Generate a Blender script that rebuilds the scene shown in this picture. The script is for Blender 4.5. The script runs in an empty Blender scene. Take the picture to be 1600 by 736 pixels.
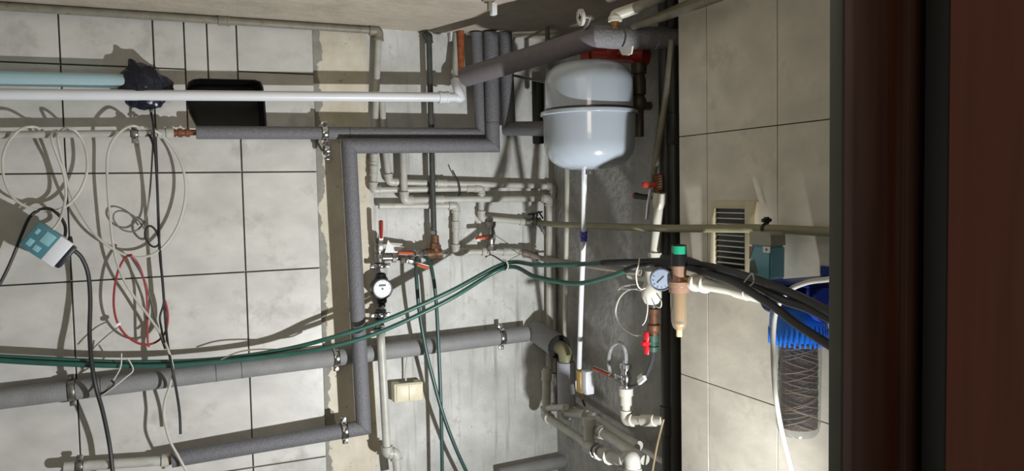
import bpy, bmesh, math, random
from mathutils import Vector, Matrix
random.seed(7)
C = bpy.context.scene
COL = C.collection
# ------------------------------------------------------------------ camera (solved from the tile joints)
F = 1238.5
M = ((0.91434521, 0.01928709, -0.40447602), (-0.04027098, 0.99824429, -0.04343482), (0.40292815, 0.05600306, 0.91351659))
EYE = 1.55            # eye height above the floor
def w(X, Yd, Z): return Vector((X, Z, EYE - Yd))
def dirv(r): return Vector((r[0], r[2], -r[1]))
cam = bpy.data.cameras.new('camera'); cam.sensor_width = 36; cam.lens = 36 * F / 1600; cam.clip_start = 0.02
co = bpy.data.objects.new('camera', cam); COL.objects.link(co); C.camera = co
rx, up, bk = dirv(M[0]), -dirv(M[1]), -dirv(M[2])
co.matrix_world = Matrix(((rx.x, up.x, bk.x, 0), (rx.y, up.y, bk.y, 0), (rx.z, up.z, bk.z, EYE), (0, 0, 0, 1)))
# ------------------------------------------------------------------ light and exposure
C.view_settings.view_transform = 'Standard'; C.view_settings.look = 'None'
C.view_settings.gamma = 1; C.view_settings.use_curve_mapping = False
C.view_settings.exposure = 0.0
wd = bpy.data.worlds.new('hall_ambient'); C.world = wd; wd.use_nodes = True
wd.node_tree.nodes['Background'].inputs[0].default_value = (0.75, 0.73, 0.60, 1)
wd.node_tree.nodes['Background'].inputs[1].default_value = 0.15
def lamp(name, kind, loc, energy, color, size, target=None, **kw):
    l = bpy.data.lights.new(name, kind); l.energy = energy; l.color = color
    if kind == 'AREA': l.size = size
    else: l.shadow_soft_size = size
    for k, v in kw.items(): setattr(l, k, v)
    o = bpy.data.objects.new(name, l); COL.objects.link(o); o.location = loc
    if target is not None: o.rotation_euler = (Vector(target) - Vector(loc)).to_track_quat('-Z', 'Y').to_euler()
    return o
lamp('work_lamp', 'SPOT', w(1.05, 0.88, 1.0), 130, (0.97, 0.985, 1.0), 0.020, w(-0.5, -0.2, 2.45), spot_size=math.radians(150), spot_blend=1.0)
lamp('room_fill', 'AREA', w(0.25, -0.49, 1.2), 0.8, (0.98, 0.92, 0.72), 0.5, w(0.4, 1.0, 1.6))  # added weak fill inside the room, no such fixture in view
lamp('hall_fill', 'AREA', w(-0.5, -0.45, -0.9), 7.0, (1.0, 0.86, 0.7), 0.5, w(0.6, 0.3, 0.6))  # added warm fill from behind the camera for the door side

# ------------------------------------------------------------------ point helpers
BACK, SIDE, TILE = 2.51, 1.27, 1.19       # metres: back wall plane, bare side wall plane, tiled side wall plane
def ray(px, py):
    c = ((px - 800) / F, (py - 368) / F, 1)
    return [sum(M[i][j] * c[i] for i in range(3)) for j in range(3)]
def P(px, py, Z): r = ray(px, py); return w(r[0] / r[2] * Z, r[1] / r[2] * Z, Z)
def B(px, py, off=0.0): return P(px, py, BACK - off)
def XP(px, py, X): r = ray(px, py); return w(X, r[1] / r[0] * X, r[2] / r[0] * X)
def S(px, py, off=0.0): return XP(px, py, SIDE - off)
def T(px, py, off=0.0): return XP(px, py, TILE - off)
def CE(px, py, off=0.0): r = ray(px, py); y = -0.525 + off; return w(r[0] / r[1] * y, y, r[2] / r[1] * y)
def rad(p, wpx): return wpx / 2 * (p - co.location).dot(-bk) / F
UP, XX, YY = Vector((0, 0, 1)), Vector((1, 0, 0)), Vector((0, 1, 0))

# ------------------------------------------------------------------ materials
def lin(c):
    return tuple((v / 255 / 12.92 if v / 255 <= 0.04045 else ((v / 255 + 0.055) / 1.055) ** 2.4) for v in c)
MATS = {}
def mat(name, col, rough=0.5, metal=0.0, bump=0.0, scale=60, var=0.12, coat=0.0, var_scale=None, stretch=None, spec=None, dirt=None, dirt_scale=14, dirt_lo=0.52):
    if name in MATS: return MATS[name]
    m = bpy.data.materials.new(name); m.use_nodes = True; nt = m.node_tree; p = nt.nodes['Principled BSDF']
    p.inputs['Roughness'].default_value = rough; p.inputs['Metallic'].default_value = metal
    p.inputs['Coat Weight'].default_value = coat
    if spec is not None: p.inputs['Specular IOR Level'].default_value = spec
    c = lin(col); N = nt.nodes.new; L = nt.links.new
    tc = N('ShaderNodeTexCoord'); mp = N('ShaderNodeMapping'); L(tc.outputs['Object'], mp.inputs[0])
    if stretch: mp.inputs['Scale'].default_value = stretch
    nz = N('ShaderNodeTexNoise'); nz.inputs['Scale'].default_value = var_scale or scale * 0.2; nz.inputs['Detail'].default_value = 6
    L(mp.outputs[0], nz.inputs['Vector'])
    cr = N('ShaderNodeValToRGB'); L(nz.outputs[0], cr.inputs[0])
    cr.color_ramp.elements[0].position = 0.3; cr.color_ramp.elements[1].position = 0.7
    cr.color_ramp.elements[0].color = tuple(max(0, v * (1 - var)) for v in c) + (1,)
    cr.color_ramp.elements[1].color = tuple(min(1, v * (1 + var)) for v in c) + (1,)
    out = cr.outputs[0]
    if dirt:
        n3 = N('ShaderNodeTexNoise'); n3.inputs['Scale'].default_value = dirt_scale; n3.inputs['Detail'].default_value = 8; n3.inputs['Roughness'].default_value = 0.65
        L(tc.outputs['Object'], n3.inputs['Vector'])
        r3 = N('ShaderNodeValToRGB'); L(n3.outputs[0], r3.inputs[0]); r3.color_ramp.elements[0].position = dirt_lo; r3.color_ramp.elements[1].position = dirt_lo + 0.16
        mx = N('ShaderNodeMixRGB'); L(r3.outputs[0], mx.inputs[0]); L(out, mx.inputs[1]); mx.inputs[2].default_value = lin(dirt) + (1,)
        out = mx.outputs[0]
    L(out, p.inputs['Base Color'])
    if bump:
        n2 = N('ShaderNodeTexNoise'); n2.inputs['Scale'].default_value = scale; n2.inputs['Detail'].default_value = 5
        L(mp.outputs[0], n2.inputs['Vector'])
        b = N('ShaderNodeBump'); b.inputs['Strength'].default_value = bump; b.inputs['Distance'].default_value = 0.003
        L(n2.outputs[0], b.inputs['Height']); L(b.outputs[0], p.inputs['Normal'])
    MATS[name] = m; return m
def clear_mat(name, tint, rough=0.05, gloss=0.14, alpha=0.8):
    m = bpy.data.materials.new(name); m.use_nodes = True; nt = m.node_tree; nt.nodes.clear(); N = nt.nodes.new; L = nt.links.new
    o = N('ShaderNodeOutputMaterial'); tr = N('ShaderNodeBsdfTransparent'); tr.inputs[0].default_value = lin(tint) + (1,)
    df = N('ShaderNodeBsdfDiffuse'); df.inputs[0].default_value = lin(tint) + (1,)
    gl = N('ShaderNodeBsdfGlossy'); gl.inputs['Roughness'].default_value = rough
    a = N('ShaderNodeMixShader'); a.inputs[0].default_value = 1 - alpha; L(tr.outputs[0], a.inputs[1]); L(df.outputs[0], a.inputs[2])
    lw = N('ShaderNodeLayerWeight'); lw.inputs[0].default_value = 0.25
    mm = N('ShaderNodeMath'); mm.operation = 'MULTIPLY_ADD'; mm.inputs[1].default_value = 0.6; mm.inputs[2].default_value = gloss * 0.4; L(lw.outputs['Facing'], mm.inputs[0])
    b = N('ShaderNodeMixShader'); L(mm.outputs[0], b.inputs[0]); L(a.outputs[0], b.inputs[1]); L(gl.outputs[0], b.inputs[2]); L(b.outputs[0], o.inputs[0])
    MATS[name] = m; return m
foam = mat('grey_foam', (108, 108, 112), 0.6, bump=0.9, scale=240, var=0.1, var_scale=120)
foam_light = mat('light_grey_foam', (132, 132, 132), 0.65, bump=0.5, scale=220, var=0.12, var_scale=18)
foam_violet = mat('violet_grey_foam', (112, 106, 110), 0.8, bump=0.3, scale=200, var=0.06)
foam_pale = mat('pale_grey_foam', (150, 152, 160), 0.8, bump=0.3, scale=200, var=0.08)
foam_black = mat('black_foam', (22, 23, 22), 0.9, bump=0.7, scale=150)
ppr = mat('grey_beige_plastic', (178, 177, 168), 0.42, bump=0.06, var=0.12, var_scale=25, dirt=(118, 112, 96), dirt_scale=30, dirt_lo=0.62)
ppr_dirty = mat('dirty_beige_plastic', (128, 124, 110), 0.5, var=0.2, var_scale=30, dirt=(112, 96, 74), dirt_scale=30, dirt_lo=0.56)
cream = mat('cream_plastic', (204, 201, 188), 0.38, var=0.06)
olive = mat('olive_plastic', (132, 128, 100), 0.5, var=0.1, var_scale=20)
whitep = mat('white_plastic', (222, 224, 228), 0.35, var=0.03)
tankm = mat('pale_grey_enamel', (164, 174, 184), 0.16, var=0.015, coat=0.5)
darkpipe = mat('dark_grey_steel', (74, 76, 72), 0.45, metal=0.3, var=0.25, var_scale=40, bump=0.2)
blackp = mat('black_plastic', (22, 23, 24), 0.4, var=0.1)
rubber = mat('black_rubber', (26, 27, 27), 0.55, var=0.15)
chrome = mat('chrome', (205, 205, 205), 0.18, metal=1, var=0.05)
nickel = mat('dull_nickel', (150, 148, 142), 0.38, metal=0.9, var=0.15, var_scale=60)
brass = mat('tarnished_brass', (150, 112, 66), 0.4, metal=0.8, var=0.25, var_scale=70)
bronze = mat('brown_bronze', (112, 78, 56), 0.5, metal=0.4, var=0.3, var_scale=60, bump=0.3)
rust = mat('rusty_steel', (150, 78, 42), 0.75, var=0.35, var_scale=50, bump=0.5, dirt=(88, 44, 26), dirt_scale=60)
redh = mat('red_vinyl', (176, 50, 34), 0.45, var=0.15, dirt=(120, 60, 45), dirt_scale=60, dirt_lo=0.6)
orangeh = mat('orange_vinyl', (206, 92, 56), 0.45, var=0.12)
brownh = mat('brown_vinyl', (120, 52, 36), 0.5, var=0.15)
redp = mat('red_paint', (165, 38, 26), 0.4, var=0.12)
hoseg = mat('green_rubber', (44, 88, 78), 0.35, var=0.12, var_scale=30)
wire_white = mat('white_cable_sheath', (190, 188, 178), 0.45, var=0.08)
wire_black = mat('black_cable_sheath', (34, 35, 34), 0.5, var=0.1)
wire_red = mat('red_cable_sheath', (150, 52, 50), 0.45, var=0.1)
steelwire = mat('thin_steel_wire', (120, 120, 116), 0.4, metal=0.6)
braid = mat('braided_steel', (190, 192, 192), 0.3, metal=0.7, bump=0.9, scale=900, var=0.2, var_scale=600)
navy = mat('navy_film', (18, 23, 40), 0.3, var=0.35, var_scale=30, bump=0.9, scale=40)
bluelight = None
bluep = mat('blue_plastic', (40, 128, 240), 0.35, var=0.05)
darkblue = mat('dark_blue_plastic', (24, 46, 132), 0.4, var=0.06)
boxcream = mat('cream_box_plastic', (214, 206, 178), 0.45, var=0.1, var_scale=30, dirt=(150, 140, 112), dirt_scale=50, dirt_lo=0.6)
paper = mat('white_paper', (225, 226, 224), 0.7, var=0.03)
tealp = mat('teal_plastic', (78, 124, 136), 0.3, var=0.1)
tealb = mat('pale_teal_plastic', (136, 182, 190), 0.3, var=0.06)
greencap = mat('green_plastic', (36, 166, 126), 0.4, var=0.05)
gaugeface = mat('dial_face', (226, 228, 224), 0.4, var=0.02)
greyp = mat('grey_plastic', (112, 120, 132), 0.3, var=0.08)
doorwood = mat('red_brown_door', (104, 60, 47), 0.45, var=0.12, var_scale=8, stretch=(6, 6, 0.5), spec=0.3)
framewood = mat('dark_brown_frame', (74, 51, 44), 0.35, var=0.2, var_scale=10, stretch=(6, 6, 0.5))
framewood2 = mat('brown_moulding', (72, 40, 26), 0.35, var=0.2, var_scale=10, stretch=(6, 6, 0.5))
grmould = mat('grey_green_paint', (66, 70, 62), 0.5, var=0.1)
ventm = mat('beige_vent_plastic', (196, 186, 158), 0.45, var=0.05)
slatm = mat('aluminium_slat', (180, 178, 168), 0.35, metal=0.3)
dark = mat('dark_void', (8, 10, 10), 0.35, var=0.05)
cart = mat('wound_brown_string', (82, 58, 45), 0.8, bump=0.8, scale=200, var=0.2)
cartl = mat('pale_string', (150, 122, 98), 0.7)
clearbowl = clear_mat('clear_plastic_bowl', (238, 240, 238), 0.06, 0.15, 0.95)
amberbowl = clear_mat('amber_plastic_bowl', (232, 218, 192), 0.08, 0.25, 0.82)
bluelight = clear_mat('pale_blue_light', (208, 238, 246), 0.25, 0.1, 0.42)  # tint of the cool light on the tiles, put into a film
mortar = mat('grey_mortar', (120, 120, 112), 0.9, bump=0.4)

# ------------------------------------------------------------------ object helpers
def tag(o, label=None, cat=None, group=None, kind=None):
    if label: o['label'] = label
    if cat: o['category'] = cat
    if group: o['group'] = group
    if kind: o['kind'] = kind
    return o
def thing(name, label, cat, loc, group=None):
    o = bpy.data.objects.new(name, None); COL.objects.link(o); o.location = loc; o['_o'] = list(loc); o.empty_display_size = 0.02
    return tag(o, label, cat, group)
def obj(name, bm, m, parent=None, label=None, cat=None, group=None, kind=None, origin=None, smooth=True):
    if parent is not None: org = Vector(parent['_o'])
    elif origin is not None: org = Vector(origin)
    else:
        org = Vector((0, 0, 0)); n = 0
        for v in bm.verts: org += v.co; n += 1
        org /= max(n, 1)
    bmesh.ops.translate(bm, verts=bm.verts, vec=-org)
    bmesh.ops.recalc_face_normals(bm, faces=bm.faces)
    me = bpy.data.meshes.new(name); bm.to_mesh(me); bm.free()
    for x in (m if isinstance(m, (list, tuple)) else [m]): me.materials.append(x)
    o = bpy.data.objects.new(name, me); COL.objects.link(o); o['_o'] = list(org)
    if parent is not None: o.parent = parent
    else: o.location = org
    if smooth:
        for p in me.polygons: p.use_smooth = True
        try: me.set_sharp_from_angle(angle=math.radians(38))
        except Exception: pass
    return tag(o, label, cat, group, kind)
def frame_of(d):
    d = d.normalized(); a = UP if abs(d.z) < 0.9 else XX
    u = d.cross(a).normalized(); return u, d.cross(u).normalized()
def cr_spline(pts, n=8):
    if len(pts) < 3: return list(pts)
    P_ = [pts[0] * 2 - pts[1]] + list(pts) + [pts[-1] * 2 - pts[-2]]; out = []
    for i in range(1, len(P_) - 2):
        a, b, c, d = P_[i - 1], P_[i], P_[i + 1], P_[i + 2]
        for k in range(n):
            t = k / n
            out.append(0.5 * ((2 * b) + (c - a) * t + (2 * a - 5 * b + 4 * c - d) * t * t + (3 * b - a - 3 * c + d) * t ** 3))
    out.append(P_[-2]); return out
def fillet(pts, fr, n=6):
    out = [pts[0]]
    for i in range(1, len(pts) - 1):
        p, a, b = pts[i], pts[i - 1] - pts[i], pts[i + 1] - pts[i]
        d = min(fr, a.length * 0.45, b.length * 0.45); s, e = p + a.normalized() * d, p + b.normalized() * d
        for k in range(n + 1):
            t = k / n; out.append(s * (1 - t) ** 2 + p * 2 * t * (1 - t) + e * t * t)
    out.append(pts[-1]); return out
def sweep(bm, pts, r, sides=12, cap=True, mi=0, flat=1.0):
    """tube through pts; r a number or a list of radii"""
    pts = [p for i, p in enumerate(pts) if i == 0 or (p - pts[i - 1]).length > 1e-6]
    n = len(pts); rings = []; u = None
    for i in range(n):
        d = (pts[min(i + 1, n - 1)] - pts[max(i - 1, 0)]).normalized()
        if u is None: u, v = frame_of(d)
        else:
            u = (u - d * u.dot(d)).normalized(); v = d.cross(u).normalized()
        sc = 1.0
        if 0 < i < n - 1:
            a, b = (pts[i] - pts[i - 1]).normalized(), (pts[i + 1] - pts[i]).normalized()
            c = max(0.35, math.sqrt(max(0.0, (1 + a.dot(b)) / 2))); sc = 1 / c; nn = (b - a)
        rr = r[i] if isinstance(r, (list, tuple)) else r
        ring = []
        for k in range(sides):
            an = 2 * math.pi * k / sides; off = (u * math.cos(an) + v * math.sin(an) * flat) * rr
            if sc > 1.0005 and nn.length > 1e-6:
                q = nn.normalized(); off = off + q * off.dot(q) * (sc - 1)
            ring.append(bm.verts.new(pts[i] + off))
        rings.append(ring)
    for i in range(n - 1):
        for k in range(sides):
            f = bm.faces.new((rings[i][k], rings[i][(k + 1) % sides], rings[i + 1][(k + 1) % sides], rings[i + 1][k])); f.material_index = mi
    if cap:
        bm.faces.new(rings[0][::-1]).material_index = mi; bm.faces.new(rings[-1]).material_index = mi
def lathe(bm, base, axis, prof, sides=28, mi=0, squash=1.0):
    """prof: list of (distance along axis, radius)"""
    axis = axis.normalized(); u, v = frame_of(axis); rings = []
    for h, r in prof:
        rings.append([bm.verts.new(base + axis * h + (u * math.cos(2 * math.pi * k / sides) + v * math.sin(2 * math.pi * k / sides) * squash) * max(r, 1e-4)) for k in range(sides)])
    for a, b in zip(rings, rings[1:]):
        for k in range(sides):
            bm.faces.new((a[k], a[(k + 1) % sides], b[(k + 1) % sides], b[k])).material_index = mi
    bm.faces.new(rings[0][::-1]).material_index = mi; bm.faces.new(rings[-1]).material_index = mi
def box(bm, c, X, Y, Z, sx, sy, sz, bev=0.0, mi=0):
    """box with centre c, axes X Y Z and full sizes"""
    t = bmesh.new(); bmesh.ops.create_cube(t, size=1)
    for v in t.verts: v.co = Vector((v.co.x * sx, v.co.y * sy, v.co.z * sz))
    if bev: bmesh.ops.bevel(t, geom=t.edges[:], offset=bev, segments=2, affect='EDGES', profile=0.5)
    X, Y, Z = X.normalized(), Y.normalized(), Z.normalized(); vm = {}
    for v in t.verts: vm[v] = bm.verts.new(c + X * v.co.x + Y * v.co.y + Z * v.co.z)
    for f in t.faces: bm.faces.new([vm[v] for v in f.verts]).material_index = mi
    t.free()
def nb(): return bmesh.new()
def tubeobj(name, pts, r, m, parent=None, spline=False, fr=0, sides=12, **kw):
    if spline: pts = cr_spline(pts, spline if spline > 1 else 8)
    elif fr: pts = fillet(pts, fr)
    bm = nb(); sweep(bm, pts, r, sides); return obj(name, bm, m, parent, **kw)
def latheobj(name, base, axis, prof, m, parent=None, sides=28, squash=1.0, **kw):
    bm = nb(); lathe(bm, base, axis, prof, sides, squash=squash); return obj(name, bm, m, parent, **kw)
def boxobj(name, c, X, Y, Z, s, m, parent=None, bev=0.0, **kw):
    bm = nb(); box(bm, c, X, Y, Z, *s, bev=bev); return obj(name, bm, m, parent, **kw)

def elbow(parent, p, a, b, r, m, L=0.024, name='elbow'):
    """socket elbow at corner p towards a and b"""
    da, db = (a - p).normalized(), (b - p).normalized(); L = min(L, (a - p).length * 0.8, (b - p).length * 0.8)
    bm = nb(); R = r * 1.32
    sweep(bm, fillet([p + da * L, p, p + db * L], L * 0.75), R, 16)
    for d in (da, db): lathe(bm, p + d * (L * 0.78), d, [(0, R * 1.02), (0.001, R * 1.1), (L * 0.24, R * 1.1), (L * 0.27, R * 0.9)], 16)
    return obj(name, bm, m, parent)
def coupling(parent, c, d, r, m, L=0.034, k=1.3, name='coupling'):
    R = r * k
    return latheobj(name, c - d.normalized() * L / 2, d, [(0, r), (0.0005, R), (L * .25, R), (L * .28, R * .93), (L * .72, R * .93), (L * .75, R), (L - .0005, R), (L, r)], m, parent, 20)
def pipe_run(name, label, cat, pts, r, m, group=None, fr=None, elbows=True, couplings=(), fm=None, mitre=False, skip=()):
    t = thing(name, label, cat, pts[0], group)
    tubeobj('pipe', pts, r, m, t, fr=0 if mitre else (fr or r * 1.6), sides=20)
    if elbows:
        for i in range(1, len(pts) - 1):
            if i not in skip: elbow(t, pts[i], pts[i - 1], pts[i + 1], r, fm or m, L=r * 2.3)
    for i, f in couplings:
        a, b = pts[i], pts[i + 1]; coupling(t, a.lerp(b, f), b - a, r, fm or m)
    return t
def insulated(name, label, pts, r, m, group=None, seams=()):
    """foam sleeve with mitred corners; each straight length is its own sleeve piece"""
    t = thing(name, label, 'pipe', pts[0], group)
    n = len(pts)
    for i in range(n - 1):
        a, b = pts[i], pts[i + 1]; bm = nb(); d = (b - a).normalized()
        prev = (a - pts[i - 1]).normalized() if i else d; nxt = (pts[i + 2] - b).normalized() if i < n - 2 else d
        u, v = frame_of(d); S_ = 24; rings = []
        def plane(p, q, sgn):
            nrm = (q + d).normalized(); ring = []
            for k in range(S_):
                an = 2 * math.pi * k / S_; o = (u * math.cos(an) + v * math.sin(an)) * r
                ring.append(p + o - d * (o.dot(nrm) / d.dot(nrm)))
            return ring
        ra, rb = plane(a, prev, 1), plane(b, nxt, 1); K = max(2, int((b - a).length / 0.12))
        rr = []
        for j in range(K + 1):
            f = j / K; f = min(max(f, 0.0008), 0.9992)
            rr.append([bm.verts.new(ra[k].lerp(rb[k], f)) for k in range(S_)])
        for q1, q2 in zip(rr, rr[1:]):
            for k in range(S_): bm.faces.new((q1[k], q1[(k + 1) % S_], q2[(k + 1) % S_], q2[k]))
        bm.faces.new(rr[0][::-1]); bm.faces.new(rr[-1])
        obj('foam_sleeve', bm, m, t)
    for i, f in seams:
        a, b = pts[i], pts[i + 1]; d = (b - a).normalized()
        latheobj('seam', a.lerp(b, f) - d * 0.001, d, [(0, r * 0.98), (0.0004, r * 1.012), (0.0016, r * 1.012), (0.002, r * 0.98)], foam_black, t, 24)
    return t
def clamp(p, d, r, wall, label, m=chrome, group='pipe clamps', stud=0.0, wdt=0.016, ear=None):
    """split pipe clamp around axis d at p; wall = direction to the wall"""
    d = d.normalized(); t = thing('pipe_clamp', label, 'clamp', p, group)
    bm = nb(); lathe(bm, p - d * wdt / 2, d, [(0, r * 0.99), (0, r + 0.002), (wdt * .2, r + 0.0032), (wdt * .8, r + 0.0032), (wdt, r + 0.002), (wdt, r * 0.99)], 28); obj('band', bm, m, t)
    bm = nb(); lathe(bm, p - d * wdt * .62, d, [(0, r * 0.98), (0, r + 0.0012), (wdt * 1.24, r + 0.0012), (wdt * 1.24, r * 0.98)], 28); obj('rubber_lining', bm, rubber, t)
    wall = wall.normalized(); s = ear or d.cross(wall).normalized()
    for q in (-1, 1):
        c = p + s * q * (r + 0.009); bm = nb()
        box(bm, c, s, d, wall, 0.014, wdt, 0.003, 0.0005); box(bm, c + wall * 0.006, s, d, wall, 0.014, wdt, 0.003, 0.0005)
        ea = obj('ear', bm, m, t)
        bm = nb(); lathe(bm, c - wall * 0.008, wall, [(0, 0.002), (0, 0.0042), (0.004, 0.0046), (0.0042, 0.002), (0.018, 0.002), (0.018, 0.0042), (0.022, 0.0042)], 8); obj('bolt', bm, m, t)
    if stud: tubeobj('stud', [p + wall * (r + 0.002), p + wall * (r + stud)], 0.0035, m, t, sides=8)
    return t
def ball_valve(c, d, r, hdir, hlen, hm, label, m=nickel, group=None, L=0.07, hw=0.018, out=None, name='ball_valve', stemoff=0.02):
    """body along d centred at c, lever along hdir standing off in direction out"""
    d = d.normalized(); t = thing(name, label, 'valve', c, group); o = (out or -YY).normalized()
    bm = nb()
    lathe(bm, c - d * L / 2, d, [(0, r * .8), (0.0005, r * 1.25), (L * .2, r * 1.25), (L * .22, r * .95), (L * .32, r * 1.1), (L * .5, r * 1.4), (L * .68, r * 1.1), (L * .78, r * .95), (L * .8, r * 1.25), (L - .0005, r * 1.25), (L, r * .8)], 24)
    obj('body', bm, m, t)
    for q in (-1, 1): 
        b2 = nb(); lathe(b2, c + d * q * L * .44 - d * 0.007, d, [(0, r * 1.3), (0.001, r * 1.42), (0.013, r * 1.42), (0.014, r * 1.3)], 6); obj('hex_collar', b2, m, t, smooth=False)
    s = c + o * (r * 1.3 + stemoff)
    bm = nb(); lathe(bm, c, o, [(0, r * .5), (r * 1.3 + stemoff * .6, r * .5), (r * 1.3 + stemoff * .6, r * .75), (r * 1.3 + stemoff, r * .75)], 12); obj('stem', bm, m, t)
    h = hdir.normalized(); e = o.cross(h).normalized()
    pts = [s, s + h * hlen * .22, s + h * hlen * .34 + o * 0.006, s + h * hlen + o * 0.008]
    bm = nb()
    for a, b in zip(pts, pts[1:]): box(bm, (a + b) / 2, (b - a), e, (b - a).cross(e), (b - a).length + 0.002, hw * .8, 0.0028, 0.0006)
    lv = obj('lever', bm, m, t)
    a, b = s + h * hlen * .36 + o * 0.0062, s + h * (hlen + 0.003) + o * 0.008
    bm = nb(); sweep(bm, [a, a.lerp(b, .04), a.lerp(b, .5), a.lerp(b, .96), b], [hw * .3, hw * .5, hw * .54, hw * .5, hw * .25], 12, flat=0.55)
    g = obj('grip', bm, hm, lv, label=None)
    return t
def tie(name, pts, r, m, label, cat='cable tie', group=None):
    return tubeobj(name, pts, r, m, spline=4, sides=6, label=label, cat=cat, group=group)

# ================================================================== ROOM
CEIL = EYE + 0.525
XL, YF = -1.3, 0.70
def setting(name, bm, m, origin=(0, 0, 0), smooth=False): return obj(name, bm, m, kind='structure', origin=origin, smooth=smooth)
# wall / ceiling materials
def concrete(name, base, lo, hi, streak, beige=False, bump=0.5):
    m = bpy.data.materials.new(name); m.use_nodes = True; nt = m.node_tree; p = nt.nodes['Principled BSDF']; p.inputs['Roughness'].default_value = 0.85
    N = nt.nodes.new; L = nt.links.new; tc = N('ShaderNodeTexCoord')
    def noise(scale, st=(1, 1, 1), det=8, ro=0.6):
        mp = N('ShaderNodeMapping'); mp.inputs['Scale'].default_value = st; L(tc.outputs['Object'], mp.inputs[0])
        n = N('ShaderNodeTexNoise'); n.inputs['Scale'].default_value = scale; n.inputs['Detail'].default_value = det; n.inputs['Roughness'].default_value = ro; L(mp.outputs[0], n.inputs['Vector']); return n.outputs[0]
    def ramp(s, a, ca, b, cb):
        r = N('ShaderNodeValToRGB'); L(s, r.inputs[0]); e = r.color_ramp.elements; e[0].position = a; e[1].position = b; e[0].color = lin(ca) + (1,) if len(ca) == 3 else ca; e[1].color = lin(cb) + (1,) if len(cb) == 3 else cb; return r.outputs[0]
    def mix(f, a, b, mode='MIX'):
        x = N('ShaderNodeMixRGB'); x.blend_type = mode
        if hasattr(f, 'default_value') or hasattr(f, 'links'): L(f, x.inputs[0])
        else: x.inputs[0].default_value = f
        L(a, x.inputs[1]); 
        if isinstance(b, tuple): x.inputs[2].default_value = lin(b) + (1,)
        else: L(b, x.inputs[2])
        return x.outputs[0]
    BW = ((0, 0, 0, 1), (1, 1, 1, 1))
    c = ramp(noise(6), 0.35, lo, 0.65, hi)
    c = mix(ramp(noise(40), 0.56, BW[0], 0.66, BW[1]), c, base)
    st = ramp(noise(5, (9, 9, 0.5) if beige else (1.2, 1.2, 1.2), 3), 0.56, BW[0], 0.72, BW[1]); c = mix(st, c, streak)
    sp = ramp(noise(75, det=3), 0.7, BW[0], 0.76, BW[1]); c = mix(sp, c, tuple(int(v * 0.6) for v in base))
    if beige:
        sx = N('ShaderNodeSeparateXYZ'); L(tc.outputs['Object'], sx.inputs[0])
        def step(x0, amp, sc, wid=0.004, st=(1, 1, 1)):
            n = noise(sc, st, 4); a = N('ShaderNodeMath'); a.operation = 'MULTIPLY_ADD'; L(n, a.inputs[0]); a.inputs[1].default_value = amp; L(sx.outputs[0], a.inputs[2])
            r = N('ShaderNodeMapRange'); L(a.outputs[0], r.inputs[0]); r.inputs[1].default_value = x0 + amp / 2 - wid; r.inputs[2].default_value = x0 + amp / 2 + wid; return r.outputs[0]
        bei = ramp(noise(9), 0.35, (192, 184, 164), 0.65, (212, 205, 188))
        bei = mix(ramp(noise(50, det=3), 0.66, BW[0], 0.72, BW[1]), bei, (150, 136, 108))
        c = mix(step(0.612, 0.02, 7), bei, c)
        mo = ramp(noise(30), 0.3, (128, 127, 118), 0.7, (150, 148, 138))
        c = mix(step(0.466, 0.09, 13, 0.0015, (1, 1, 1)), mo, c)
        c = mix(step(0.4465, 0.0, 5), mix(0.5, mo, (24, 26, 24)), c)
    L(c, p.inputs['Base Color'])
    b = N('ShaderNodeBump'); b.inputs['Strength'].default_value = bump; b.inputs['Distance'].default_value = 0.006
    a = N('ShaderNodeMath'); a.operation = 'ADD'; L(noise(22), a.inputs[0]); L(noise(5, (9, 9, 0.5) if beige else (6, 6, 6), 3), a.inputs[1]); L(a.outputs[0], b.inputs['Height']); L(b.outputs[0], p.inputs['Normal'])
    return m
def tilemat(name, lo, hi, sp, rough=0.35):
    m = mat(name, tuple((a + b) // 2 for a, b in zip(lo, hi)), rough, var=0.13, var_scale=9, bump=0.15, scale=30, dirt=sp, dirt_scale=9, dirt_lo=0.55, stretch=(1, 1, 1.6)); return m
back_m = concrete('bare_plaster', (186, 186, 180), (174, 174, 169), (210, 210, 206), (156, 156, 148), beige=True)
side_m = concrete('grey_cement_render', (150, 150, 146), (140, 141, 136), (176, 176, 172), (132, 132, 126), bump=0.7)
ceil_m = concrete('ceiling_plaster', (178, 168, 150), (164, 156, 140), (190, 180, 164), (172, 160, 140), bump=0.8)
tile_m = tilemat('mottled_grey_tile', (190, 188, 182), (204, 202, 196), (172, 170, 162))
tile_r = tilemat('mottled_beige_tile', (196, 190, 176), (208, 202, 188), (184, 178, 164))
groutd = mat('dark_joint', (20, 22, 20), 0.9)

def rx_(px, py=100): r = ray(px, py); return r[0] / r[2] * BACK
# back wall slab and tiles
bm = nb()
def slab(bm, x0, x1, y0, y1, z0, z1, mi=0, bev=0):
    box(bm, Vector(((x0 + x1) / 2, (y0 + y1) / 2, (z0 + z1) / 2)), XX, YY, UP, x1 - x0, y1 - y0, z1 - z0, bev, mi)
slab(bm, XL - .1, 1.45, BACK, BACK + 0.28, 0, CEIL + .1)
J1, J2, JE = -0.237, 0.2246, 0.447
G = 0.0022
def btile(X0, X1, Y0, Y1): slab(bm, X0 + G, X1 - G, BACK - 0.007, BACK + 0.002, EYE - Y1 + G, EYE - Y0 - G, 1, 0.0008)
x238, x288, x324, x369, x243 = rx_(239, 60), rx_(288, 70), rx_(324, 80), rx_(370, 80), rx_(243, 200)
cols = [XL, J1 - .924, J1 - .462, J1, J2, JE]
for a, b in zip(cols[:3], cols[1:4]):
    for y0, y1 in ((-.525, -.371), (-.371, -.072)): btile(a, b, y0, y1)
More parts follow.
